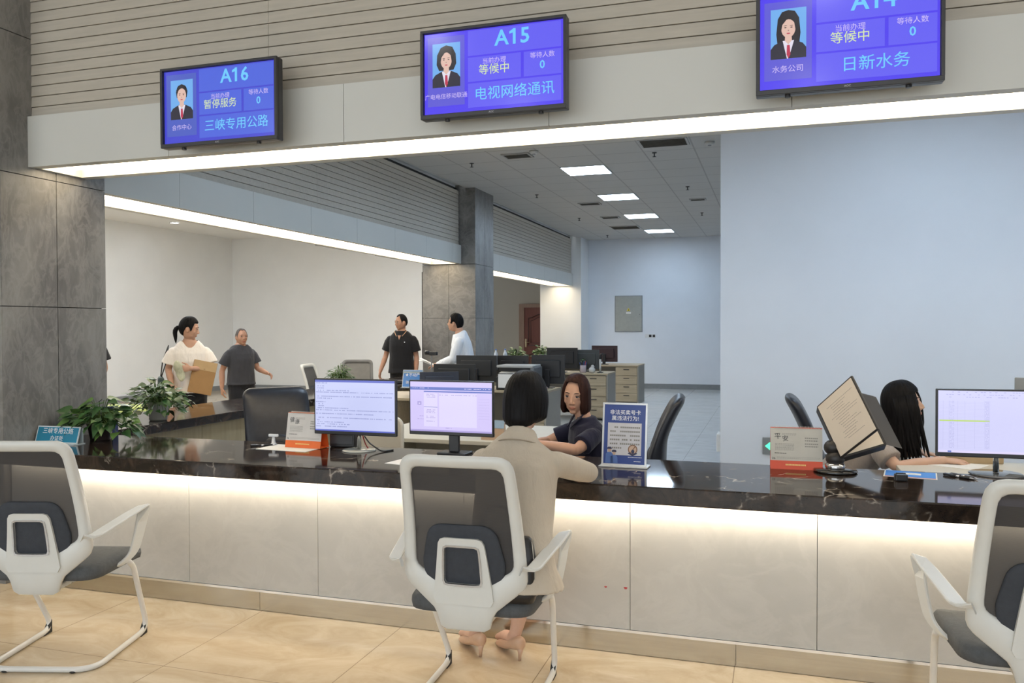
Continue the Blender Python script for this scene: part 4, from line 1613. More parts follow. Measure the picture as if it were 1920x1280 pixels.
office_desk('wood desk carrying the printer, the closest of the three in the row', -4.0, -2.5, 9.15, 9.85)
office_desk('middle wood desk of the row, carrying the pen pot and a black monitor', -4.0, -2.5, 12.85, 13.55)
office_desk('wood desk with drawers nearest the far office wall', -4.0, -2.46, 15.7, 16.5)
t = thing('office_desk', 'low wood cabinet desk against the left counter, under the document camera', 'desk', (-3.72, 8.3, 0))
m = MB(); m.box2((-.48, -.4, .722), (.52, .45, .75), 0, None, .003); obj('desktop', m, oak, t)
m = MB(); m.box2((-.46, -.38, 0), (-.1, .43, .722)); obj('pedestal', m, oak, t)
m = MB(); m.box2((.48, -.38, 0), (.5, .43, .722)); obj('side_panel', m, taupe_lam, t)
t = thing('office_desk', 'cream desk behind the seated woman in beige, beside the clerk in navy', 'desk', (-2.1, 5.47, 0))
m = MB(); m.box2((-.62, -.42, .722), (.70, .5, .75), 0, None, .004); obj('desktop', m, cream, t)
for q in ((-.60, -.4, 0, -.58, .48, .722), (.675, -.4, 0, .695, .48, .722), (-.58, .45, .05, .675, .47, .722)):
    m = MB(); m.box2(q[:3], q[3:]); obj('side_panel', m, cream, t)
t = thing('desk_divider', 'cream screen panel with a rounded corner between the two counter monitors', 'panel', (-2.575, 4.93, 0))
m = MB()
pp = round_poly([(-.22, .02), (.245, .02), (.245, .895), (-.22, .895)], [0, 0, .06, .06], 8)
m.prism([(p.x, p.y) for p in pp], 'y', -.012, .012)
obj('panel', m, cream, t)
m = MB(); m.tube([(p.x, 0, p.y) for p in pp[1:]], .014, 8); obj('edge_trim', m, mat('pale_edge', (.72, .70, .64), .35), t)
m = MB(); m.box2((-.2, -.15, 0), (-.16, .15, .02)); m.box2((.18, -.15, 0), (.22, .15, .02)); obj('foot', m, silver, t)
t = thing('office_desk', 'low cream desk behind the counter where the long haired clerk writes', 'desk', (1.25, 4.72, 0))
m = MB(); m.box2((-.62, -.38, .722), (.9, .36, .75), 0, None, .004); obj('desktop', m, cream, t)
for q in (-.30, .86):
    m = MB(); m.box2((q, -.37, 0), (q + .02, .34, .722)); obj('side_panel', m, cream, t)
sheet((.88, 4.47, .7502), .32, .2, R(4), 'large white sheet under the writing arm of the long haired clerk')
sheet((.92, 4.92, .7502), .21, .29, R(60), 'white form on the low desk beyond the hands of the long haired clerk')
t = thing('parcel', 'brown cardboard tray on the low desk beyond the long haired clerk', 'box', (1.02, 5.02, .75), R(10))
m = MB(); m.box2((-.13, -.04, 0), (.16, .06, .075), 0, None, .004); obj('body', m, mat('cardboard', (.44, .33, .2), .8), t)
m = MB(); m.box2((-.10, -.03, .075), (.1, .05, .11), 0, None, .003); obj('paper_stack', m, paper_m, t)

# small tear-off calendar on the cream desk
t = thing('desk_calendar', 'small blue and tan desk calendar beside the hair of the seated woman in beige', 'desk calendar', (-1.77, 5.12, .75), R(-5))
m = MB(); m.prism([(0, 0), (.06, 0), (.03, .13)], 'x', -.08, .08); obj('stand', m, mat('tan_card', (.5, .36, .26), .6), t)
m = MB(); F = frame((0, -.001, 0), (1, 0, 0), (0, .03, .13)); m.box2((-.08, .08, 0), (.08, .133, .0012), 0, F); m.box2((-.06, .02, 0), (.02, .045, .0012), 1, F); obj('page', m, [mat('sky_blue_print', (.35, .5, .68), .5), ink_grey], t)
m = MB(); m.ell((0, 0, .04), (.09, .07, .045)); m.box((0, 0, .004), (.14, .11, .008), 0, None, .003)
tag(obj('tissue_pack', m, paper_m, None, (-1.83, 5.3, .75)), 'crumpled white tissue pack behind the small blue calendar', 'tissue pack')

# printer
t = thing('printer', 'black and grey printer with paper in its tray on the closest wood desk', 'printer', (-2.89, 9.34, .75))
m = MB(); m.box2((-.235, -.15, 0), (.235, .2, .16), 0, None, .012); m.box2((-.235, -.05, .16), (.235, .2, .27), 0, None, .01); obj('body', m, mat('printer_black', (.03, .032, .035), .4), t)
m = MB(); m.box2((-.225, -.16, .265), (.225, .19, .295), 0, None, .01); obj('lid', m, mat('printer_grey', (.42, .42, .41), .4), t)
m = MB(); m.box2((.19, -.155, .0), (.237, .2, .27), 0, None, .006); obj('side_cover', m, mat('printer_mid', (.16, .17, .18), .4), t)
m = MB(); m.rings([[Vector((x, -.15, .20)), Vector((x, .0, .225)), Vector((x, .0, .223)), Vector((x, -.15, .198))] for x in (-.2, .17)], 0, None, False); m.box2((-.2, -.17, .03), (.17, -.14, .19)); obj('paper', m, paper_m, t)
m = MB(); m.ell((0, 0, .03), (.07, .05, .035)); m.ell((.05, .01, .025), (.045, .04, .028))
tag(obj('cloth', m, mat('pink_cloth', (.62, .42, .42), .9), None, (-2.62, 9.3, .75)), 'folded pink cloth on the end of the desk with the printer', 'cloth')

GM = 'black monitors seen from behind on the office desks'
def back_monitor(loc, rotz, label, W=.5, Hh=.31, zb=.09, case=None):
    return monitor(loc, rotz, W, Hh, zb, label, None, ('flat',), case=case, group=GM)
soft_black = mat('soft_black', (.022, .023, .025), .45)
back_monitor((-3.44, 9.40, .75), R(180), 'black monitor seen from behind, just under the man in the white shirt', .52, .32, .08, soft_black)
back_monitor((-3.42, 8.62, .75), R(180), 'lower black monitor standing in front of the one under the man in white', .50, .27, .06, soft_black)
back_monitor((-3.40, 8.12, .75), R(212), 'slim dark monitor turned askew beside the bright blue name plate', .42, .24, .03, mat('slate_plastic', (.05, .055, .075), .25))
back_monitor((-3.08, 9.72, .75), R(180), 'black monitor seen from behind, just to the side of and behind the printer', .40, .33, .06)
back_monitor((-2.63, 9.74, .75), R(180), 'black monitor directly behind the printer, half hidden by it', .42, .35, .05)
back_monitor((-3.30, 13.1, .75), R(180), 'black monitor in front of the bright white pillar', .52, .34, .06)
back_monitor((-2.98, 13.4, .75), R(185), 'dark grey monitor just behind the pen pot on the middle desk', .46, .32, .04, mat('charcoal_plastic', (.05, .055, .055), .4))
back_monitor((-3.16, 15.95, .75), R(176), 'dark reddish monitor nearest the far wall, below the metal panel', .52, .32, .05, mat('wine_black', (.035, .015, .02), .4))
back_monitor((1.47, 4.93, .75), R(165), 'grey monitor top poking out behind the monitor with the spreadsheet', .5, .31, .16, mat('grey_plastic', (.22, .23, .24), .4))

# pen pot, white stand, document camera, second name plate, clutter on the left counter end
t = thing('pen_pot', 'pot of pens with a small sprig on the middle wood desk', 'pen pot', (-2.93, 13.0, .75))
m = MB(); m.lathe([(.045, 0), (.05, .01), (.05, .12), (.046, .12), (.044, .02), (.004, .02)], 18); obj('pot', m, mat('clear_tumbler', (.45, .38, .40), .2), t)
m = MB()
rp = random.Random(4)
for k in range(9):
    a = rp.uniform(0, 6.3)
    m.tube([(math.cos(a) * .02, math.sin(a) * .02, .02), (math.cos(a) * .055, math.sin(a) * .055, rp.uniform(.15, .2))], .005, 6, k % 3)
obj('pens', m, [mat('pen_red', (.35, .05, .06), .4), black_plastic, mat('pen_blue', (.05, .1, .35), .4)], t)
m = MB()
for k in range(14):
    a = rp.uniform(0, 6.3)
    heart_leaf(m, (math.cos(a) * .02, math.sin(a) * .02, .16 + .06 * rp.random()), (math.cos(a), math.sin(a), .8), (0, 0, 1), .05, 0, .2)
obj('sprig', m, leaf_m, t)
m = MB(); m.ell((0, 0, .045), (.055, .05, .05)); m.ell((.01, 0, .1), (.03, .03, .03))
tag(obj('ornament', m, mat('white_ceramic', (.6, .6, .58), .3), None, (-2.78, 12.98, .75)), 'small white rounded ornament next to the pot of pens', 'ornament')
t = thing('desk_lamp', 'slim black and white desk lamp stem beside the dark grey monitor', 'desk lamp', (-2.66, 13.05, .75))
m = MB(); m.lathe([(.05, 0), (.05, .012), (.016, .016)], 20); obj('base', m, black_plastic, t)
m = MB(); m.tube([(0, 0, .014), (0, 0, .22)], .017, 12); obj('stem', m, MATS['white_ceramic'], t)
m = MB(); m.tube([(0, 0, .22), (0, 0, .30)], .019, 12); m.tube([(0, 0, .295), (.05, -.02, .305)], .012, 8); obj('head', m, black_plastic, t)
t = thing('document_camera', 'black document camera on a thin stem in front of the man in the white shirt', 'document camera', (-3.72, 8.66, .75))
m = MB(); m.box2((-.07, -.05, 0), (.07, .05, .015), 0, None, .005); obj('base', m, black_plastic, t)
m = MB(); m.tube([(0, 0, .01), (0, 0, .43)], .007, 8); obj('stem', m, mat('grey_stem', (.2, .2, .2), .4), t)
m = MB(); m.box2((-.02, -.025, .425), (.07, .025, .465), 0, None, .006); m.tube([(-.02, 0, .45), (-.075, 0, .455)], [.02, .026], 12); m.ell((-.055, -.022, .46), (.014, .01, .014)); obj('camera_head', m, black_plastic, t)
name_plate((-3.78, 8.25, .83), R(6), .23, .20, '★不动产', '确权登记', 'bright blue name plate beside the black document camera', mat('plate_bright_blue', (.03, .20, .55), .25), .044)
m = MB(); m.box2((-.12, -.05, 0), (.12, .08, .079), 0, None, .004)
tag(obj('carton', m, black_plastic, None, (-3.62, 8.33, .75), R(6)), 'black box under the bright blue name plate', 'box')
t = thing('card_terminal', 'small black card terminal on the far end of the left counter', 'card terminal', (-4.42, 9.35, .8), R(20))
m = MB(); m.box2((-.06, -.09, 0), (.06, .09, .035), 0, None, .008); obj('body', m, black_plastic, t)
m = MB(); m.box2((-.045, .02, .035), (.045, .075, .038)); obj('screen', m, mat('terminal_screen', (.12, .08, .09), .2), t)
m = MB(); m.ell((0, 0, .035), (.045, .04, .038)); m.ell((.03, .02, .03), (.035, .03, .03))
tag(obj('tissue_ball', m, paper_m, None, (-4.36, 9.62, .8)), 'crumpled white tissue beside the small black card terminal', 'tissue')

# ------------------------------------------------------------------ wall and ceiling fixtures
t = thing('electrical_panel', 'grey metal electrical panel with a yellow warning triangle on the far wall', 'electrical panel', (-3.335, 19.80, 1.36))
m = MB(); m.box2((-.335, -.02, 0), (.335, 0, .875), 0, None, .003); obj('frame', m, mat('panel_frame', (.30, .32, .33), .4, .3), t)
m = MB(); m.box2((-.315, -.032, .02), (.315, -.02, .855), 0, None, .003); obj('panel_door', m, mat('panel_grey', (.36, .37, .34), .4, .2), t)
m = MB(); m.quad([(-.045, -.0335, .50), (.045, -.0335, .50), (0, -.0335, .58)], 0); m.quad([(-.018, -.034, .512), (.018, -.034, .512), (0, -.034, .548)], 1); m.box2((-.06, -.0335, .44), (.06, -.0325, .48), 2); obj('warning_sticker', m, [mat('warning_yellow', (.8, .65, .05), .5), ink, paper_m], t)
m = MB(); m.cyl((.27, -.036, .42), .012, .012, 10); obj('lock', m, silver, t)
for k, (x, dark) in enumerate(((-2.90, 0), (-2.815, 1), (-2.73, 1))):
    t = thing('wall_socket', ('blank white wall plate beside two dark sockets below the metal panel', 'dark wall socket directly beside the blank white plate', 'dark wall socket farthest from the blank white plate')[k], 'wall socket', (x, 19.80, 1.22))
    m = MB(); m.box2((-.042, -.01, 0), (.042, 0, .086), 0, None, .003); obj('plate', m, mat('socket_white', (.7, .71, .72), .35), t)
    if dark:
        m = MB(); m.box2((-.03, -.013, .012), (.03, -.01, .074), 0, None, .002); obj('outlet', m, black_plastic, t)
green = emit('exit_green', (.08, .9, .42), 1.6)
t = thing('exit_sign', 'low steel exit sign with a glowing green arrow behind the red banded calendar', 'exit sign', (.085, 7.62, .36))
m = MB(); m.box2((-.175, -.018, 0), (.175, 0, .15), 0, None, .004); obj('housing', m, mat('steel_plate', (.32, .33, .33), .35, .5), t)
m = MB()
m.quad([(-.155, -.0195, .075), (-.10, -.0195, .030), (-.10, -.0195, .120)]); m.quad([(-.11, -.0195, .055), (-.04, -.0195, .055), (-.04, -.0195, .095), (-.11, -.0195, .095)])
obj('arrow', m, green, t)
t = thing('exit_sign', 'low white exit sign on the end edge of the big white wall', 'exit sign', (-.455, 7.74, .36), R(-90))
m = MB(); m.box2((-.1, -.035, 0), (.1, 0, .16), 0, None, .006); obj('housing', m, MATS['socket_white'], t)
m = MB(); m.box2((-.06, -.0365, .03), (.06, -.035, .07)); obj('arrow', m, green, t)

vent_m = mat('vent_grey', (.34, .33, .31), .6)
def vent(x, y, w, d, label):
    t = thing('ceiling_vent', label, 'ceiling vent', (x, y, 3.6), 0, 'ceiling vents in the office')
    m = MB(); m.box2((-w / 2, -d / 2, -.012), (w / 2, d / 2, -.001)); obj('duct_panel', m, vent_m, t)
    m = MB()
    f = .025
    m.box2((-w / 2 - f, -d / 2 - f, -.014), (w / 2 + f, -d / 2, 0)); m.box2((-w / 2 - f, d / 2, -.014), (w / 2 + f, d / 2 + f, 0)); m.box2((-w / 2 - f, -d / 2, -.014), (-w / 2, d / 2, 0)); m.box2((w / 2, -d / 2, -.014), (w / 2 + f, d / 2, 0))
    obj('vent_frame', m, mat('vent_frame', (.42, .41, .40), .5), t)
    m = MB()
    for k in range(int(d / .04)):
        y0 = -d / 2 + .02 + .04 * k
        m.quad([(-w / 2, y0, -.02), (w / 2, y0, -.02), (w / 2, y0 + .022, -.008), (-w / 2, y0 + .022, -.008)])
    obj('louvre', m, mat('louvre_grey', (.42, .41, .39), .5), t)
vent(-1.20, 9.5, .50, .36, 'large ceiling vent just under the lit header, near the white wall')
vent(-3.0, 9.68, .30, .22, 'ceiling vent to the side of the largest panel light, near a smoke detector')
vent(-3.0, 13.85, .32, .22, 'ceiling vent beside the second panel light of the row')
vent(-3.0, 15.7, .3, .2, 'small ceiling vent beside the third panel light of the row')
vent(-3.0, 17.4, .55, .45, 'dark ceiling vent nearest the far wall and the smallest panel light')
vent(-1.2, 13.95, .22, .12, 'small ceiling vent close to the edge of the white wall')
def sprinkler(x, y, label):
    t = thing('sprinkler', label, 'sprinkler', (x, y, 3.6), 0, 'ceiling sprinklers')
    m = MB(); m.lathe([(.03, -.002), (.03, -.008), (.012, -.012)], 14); obj('escutcheon', m, mat('sprinkler_dark', (.06, .06, .06), .4), t)
    m = MB(); m.tube([(0, 0, -.01), (0, 0, -.05)], .008, 8); m.lathe([(.022, -.05), (.024, -.054), (.004, -.056)], 12); obj('head', m, MATS['sprinkler_dark'], t)
for x, y, lb in ((-3.70, 9.95, 'ceiling sprinkler nearest the front end of the louvred panel on the left'), (-1.38, 10.05, 'ceiling sprinkler right under the large vent near the lit header'),
                 (-3.60, 12.65, 'ceiling sprinkler beside the top of the middle stone column'), (-3.60, 15.65, 'ceiling sprinkler past the middle column, before the small vent'),
                 (-1.24, 12.65, 'ceiling sprinkler close to the upper edge of the white wall, before the small vent'), (-1.27, 15.65, 'ceiling sprinkler beyond the small vent by the white wall'),
                 (-3.66, 18.8, 'ceiling sprinkler closest to the far wall')):
    sprinkler(x, y, lb)
for x, y, lb in ((-2.74, 9.5, 'white smoke detector beside the vent near the largest panel light'), (-.70, 9.67, 'white smoke detector next to the top edge of the white wall')):
    t = thing('smoke_detector', lb, 'smoke detector', (x, y, 3.6))
    m = MB(); m.lathe([(.055, -.001), (.055, -.02), (.04, -.035), (.004, -.04)], 20); obj('housing', m, MATS['white_ceramic'], t)
    m = MB(); m.lathe([(.02, -.036), (.02, -.045), (.004, -.046)], 12); obj('sensor_cap', m, mat('detector_grey', (.3, .3, .3), .5), t)
t = thing('downlight', 'round recessed downlight in the ceiling of the public annex', 'downlight', (-11.7, 14.0, 3.65))
m = MB(); m.lathe([(.1, -.001), (.1, -.012), (.085, -.014), (.08, -.004)], 24, cap=False); obj('trim_ring', m, MATS['white_ceramic'], t)
m = MB(); m.lathe([(.08, -.004), (.004, -.0045)], 24); obj('diffuser', m, annex_glow, t)

lime = mat('lime_upholstery', (.40, .46, .13), .7)
t = thing('round_seat', 'lime green round seat on the floor beyond the left counter, between the two pothos plants', 'seat', (-8.35, 8.9, 0))
m = MB(); m.lathe([(.40, .06), (.44, .1), (.45, .34), (.44, .40), (.38, .445), (.2, .455), (.01, .455)], 40); obj('cushion', m, lime, t)
m = MB(); m.lathe([(.36, 0), (.36, .07)], 32); obj('plinth', m, black_plastic, t)
m = MB(); m.box2((-.016, -.01, 0), (.016, .01, 1.35), 0, None, .004); m.box((-.03, -.03, .95), (.05, .03, .012), 0, Matrix.Rotation(R(-25), 4, 'X'))
tag(obj('wall_rail', m, black_plastic, None, (-5.19, 11.76, 1.0)), 'thin black vertical rail on the edge of the middle stone column', 'rail')
# ------------------------------------------------------------------ people
def hsurf(z):
    """head half widths (x, y front, y back) at height z above the eye line"""
    if z >= 0:
        q = math.sqrt(max(0, 1 - (z / .118) ** 2))
        return .0735 * q ** .92, .088 * q, .098 * q ** .92
    s = min(1, -z / .114)
    q = math.sqrt(max(0, 1 - s * s))
    return .0735 * (1 - .30 * s ** 1.5) * q ** .8, .088 * (1 - .04 * s) * q ** .55, .098 * (1 - .30 * s) * q


def head_mesh(mb, C, Rm, s, ears=True):
    M = Matrix.Translation(C) @ Rm.to_4x4() @ Matrix.Scale(s, 4)
    rs = []
    for k in range(1, 26):
        z = .118 * math.cos(PI * k / 26)
        z = z if z > 0 else z * .114 / .118
        a, f, bk = hsurf(z)
        rs.append([Vector((a * math.cos(t), (f if math.sin(t) > 0 else bk) * math.sin(t), z)) for t in [2 * PI * j / 36 for j in range(36)]])
    rs = rs[::-1]
    mb.rings(rs, 0, M, True)
    E = lambda c, r: mb.ell(c, r, 0, M, 14, 10)
    mb.tube([(0, .080, .012), (0, .0905, -.014), (0, .097, -.034)], [.007, .008, .0095], 10, 0, M, True, 1, None, True)
    E((0, .096, -.038), (.011, .010, .009))
    for x in (-1, 1):
        E((x * .0115, .087, -.042), (.008, .010, .007))
        E((x * .038, .049, -.028), (.021, .023, .024))
        E((x * .034, .022, -.072), (.017, .026, .014))
        E((x * .031, .0755, .020), (.022, .012, .007))
        E((x * .031, .0765, .0095), (.0165, .0085, .0038))
        E((x * .031, .0755, -.0105), (.0155, .008, .004))
        if ears:
            E((x * .075, -.008, -.014), (.007, .016, .029))
            E((x * .079, -.016, -.006), (.006, .010, .020))
    E((0, .0755, -.0660), (.0205, .0085, .0042))
    E((0, .0735, -.0740), (.0165, .0085, .0048))
    E((0, .053, -.097), (.022, .016, .014))
    return M


def hand_mesh(mb, W, d, n, s=1.0, curl=.35, thumb=1, spread=.12):
    """W wrist, d hand direction, n palm normal (the way the palm faces), thumb=+1: thumb on the side n x d"""
    d = Vector(d).normalized()
    n = Vector(n)
    n = (n - d * n.dot(d)).normalized()
    w = n.cross(d).normalized() * thumb
    W = Vector(W)
    rs = []
    for t, hw, th in ((-.02, .025, .019), (.0, .026, .018), (.03, .036, .017), (.06, .041, .015), (.085, .040, .013), (.098, .034, .008)):
        c = W + d * t * s
        rs.append([c + w * hw * s * math.cos(a) + n * th * s * math.sin(a) for a in [2 * PI * j / 14 for j in range(14)]])
    mb.rings(rs)
    for i, (o, L, r) in enumerate(((.030, .070, .0088), (.010, .078, .0092), (-.011, .072, .0088), (-.030, .056, .0078))):
        p = W + d * (.085 - .004 * abs(i - 1)) * s + w * o * s
        dd = (d + w * (o / .03) * spread).normalized()
        pts = [p - dd * .02 * s, p]
        cc = curl * (.85 + .12 * i)
        for f in (.42, .32, .26):
            dd = (dd * math.cos(cc) + n * math.sin(cc)).normalized()
            p = p + dd * L * f * s
            pts.append(p)
        mb.tube(pts, [r * s, r * s * 1.02, r * s, r * s * .92, r * s * .8], 8, 0, None, True, 1, None, True)
    p = W + d * .022 * s + w * .026 * s
    d1 = (d * .65 + w * .75 + n * .25).normalized()
    d2 = (d * .9 + w * .3 + n * .35).normalized()
    mb.tube([p - d1 * .015 * s, p + d1 * .036 * s, p + d1 * .036 * s + d2 * .03 * s, p + d1 * .036 * s + d2 * .052 * s], [.013 * s, .0115 * s, .010 * s, .008 * s], 8, 0, None, True, 1, None, True)


def torso(mb, J, k, grow=0.0, hem=None, hem_grow=0.0, male=True):
    """stack of elliptical sections from hip to neck"""
    hip, ch, sh, nk = Vector(J['hip']), Vector(J['chest']), Vector(J['sh']), Vector(J['neck'])
    nk1 = nk - Vector((0, 0, .014)) if grow > 0 else nk
    rp, rc = Vector(J.get('rp', (1, 0, 0))).normalized(), Vector(J.get('rc', (1, 0, 0))).normalized()
    secs = []
    wa = hip.lerp(ch, .5)
    W = (.168, .142, .158, .150, .078) if male else (.168, .125, .142, .132, .062)
    D = (.112, .100, .116, .088, .060) if male else (.112, .088, .108, .076, .050)
    if hem is not None:
        secs.append((Vector(hem), rp, (W[0] + grow + hem_grow) * k, (D[0] + grow + hem_grow) * k))
        secs.append((Vector(hem).lerp(hip, .5), rp, (W[0] + grow + hem_grow * .6) * k, (D[0] + grow + hem_grow * .6) * k))
    secs += [(hip, rp, (W[0] + grow) * k, (D[0] + grow) * k),
             (hip.lerp(ch, .28), rp.lerp(rc, .3), (W[1] + .012 + grow * 1.3) * k, (D[1] + .006 + grow * 1.3) * k),
             (wa, rp.lerp(rc, .5), (W[1] + grow * 1.5) * k, (D[1] + grow * 1.4) * k),
             (ch, rc, (W[2] + grow) * k, (D[2] + grow) * k), (ch.lerp(sh, .55), rc, (W[2] + .004 + grow) * k, (D[2] * .93 + grow) * k),
             (sh, rc, (W[3] + grow) * k, (D[3] + grow) * k), (sh.lerp(nk, .5), rc, (W[3] * .74 + grow * .95) * k, (D[3] * .86 + grow * .95) * k), (sh.lerp(nk, .8), rc, (W[3] * .52 + grow * .95) * k, (D[3] * .76 + grow * .95) * k), (nk1, rc, (W[4] + grow * .7) * k, (D[4] + grow * .7) * k)]
    rs = []
    N = 28
    P = [s_[0] for s_ in secs]
    for i, (c, r, a, bb) in enumerate(secs):
        t = (P[min(i + 1, len(P) - 1)] - P[max(0, i - 1)]).normalized()
        r = (r - t * r.dot(t)).normalized()
        f = t.cross(r)
        ring = []
        for j in range(N):
            an = 2 * PI * j / N
            cx, sy = math.cos(an), math.sin(an)
            ring.append(c + r * a * abs(cx) ** .86 * (1 if cx >= 0 else -1) + f * bb * abs(sy) ** .86 * (1 if sy >= 0 else -1))
        rs.append(ring)
    mb.rings(rs)


def limb3(mb, a, b_, c, r, n=14):
    a, b_, c = Vector(a), Vector(b_), Vector(c)
    m1, m2 = a.lerp(b_, .5), b_.lerp(c, .38)
    bend1, bend2 = a.lerp(b_, .92), b_.lerp(c, .08)
    jt = (bend1 + bend2 + b_ * 2) / 4
    mb.tube([a, m1, bend1, jt, bend2, m2, c], [r[0], r[1], r[2], r[2] * 1.0, r[2] * 1.0, r[3], r[4]], n, 0, None, True, 1, None, True)


def hair_mesh(zend, T, hang, thick=.02, naz=168, nv=30, flare=0.0, tipin=0.0, ridge=.0012, seed=1, crown=.012, shift=0.0):
    """closed shell of hair round the head; zend(az) lower edge per azimuth (0 front, pi back)"""
    mb = MB()
    r_ = random.Random(seed)
    ph = [r_.uniform(0, 6.3) for _ in range(6)]
    cols = []
    zt = .118 + T + crown
    for j in range(naz):
        az = 2 * PI * j / naz
        aa = az if az <= PI else az - 2 * PI
        ze = zend(aa)
        def pt(z, off):
            zz = max(-.113, min(z, .1179))
            if z >= 0:
                sc = z / zt
                q = math.sqrt(max(0, 1 - sc * sc))
                a, f, bk = .0735 * q ** .92, .088 * q, .098 * q ** .92
                a, f, bk = a + (T + off) * q ** .5, f + (T + off) * q ** .5, bk + (T * 1.25 + off) * q ** .5
            else:
                h0 = hsurf(0)
                h1 = hsurf(max(zz, -.105))
                u = [p * (1 - hang) + q_ * hang for p, q_ in zip(h1, h0)]
                fl = flare * (-z)
                tp = tipin * max(0, (-z / max(.01, -ze) - .6) / .4) ** 2 if ze < 0 else 0
                a, f, bk = u[0] + T + off + fl - tp, u[1] + T + off + fl - tp, u[2] + T * 1.25 + off + fl - tp
            yy = f if math.cos(aa) > 0 else bk
            rg = ridge * (math.sin(az * 31 + ph[0]) + .7 * math.sin(az * 53 + ph[1] + z * 9) + .5 * math.sin(az * 17 + ph[2] - z * 14))
            return Vector(((a + rg) * math.sin(aa) + shift * 0, (yy + rg) * math.cos(aa), z))
        col = []
        if ze >= 0:
            te = math.acos(max(-1, min(1, ze / zt)))
            zs = [zt * math.cos(te * (k + .3) / (nv - .7)) for k in range(nv)]
        else:
            n1 = nv // 2
            zs = [zt * math.cos(PI / 2 * (k + .3) / n1) for k in range(n1)]
            zs += [ze * (k + 1) / (nv - n1) for k in range(nv - n1)]
        outer, inner = [], []
        for k, z in enumerate(zs):
            e = max(0, (k / (nv - 1) - .8) / .2)
            outer.append(pt(z, -thick * .55 * e * e * (1 if hang < .5 else .45)))
            inner.append(pt(z, -thick - T * .0))
        cols.append(outer + inner[::-1])
    # rings go round in azimuth: rows over the profile
    rows = [[cols[j][k] for j in range(naz)] for k in range(2 * nv)]
    mb.rings(rows, 0, None, True, cap=True)
    return mb


def sstep(a, c, x):
    t = max(0, min(1, (x - a) / (c - a)))
    return t * t * (3 - 2 * t)


def zend_short(front=.078, side=.012, back=-.06, recede=.0):
    def f(az):
        a = abs(az)
        z = front + recede * math.exp(-((a - .55) / .25) ** 2)
        z = z + (side - z) * sstep(.75, 1.25, a)
        z = z - .022 * math.exp(-((a - 1.28) / .09) ** 2)
        z = z + (.02 - side) * math.exp(-((a - 1.62) / .2) ** 2)
        return z + (back - z) * sstep(1.75, 2.5, a)
    return f


def zend_bob(front=.072, az0=.62, az1=.95, cut=-.115, part=0.0, back=None):
    def f(az):
        a = abs(az - part)
        z = front - .01 * a
        bk = cut if back is None else cut + (back - cut) * sstep(1.6, 2.6, abs(az))
        return z + (bk - z) * sstep(az0, az1, a)
    return f


SK = {}


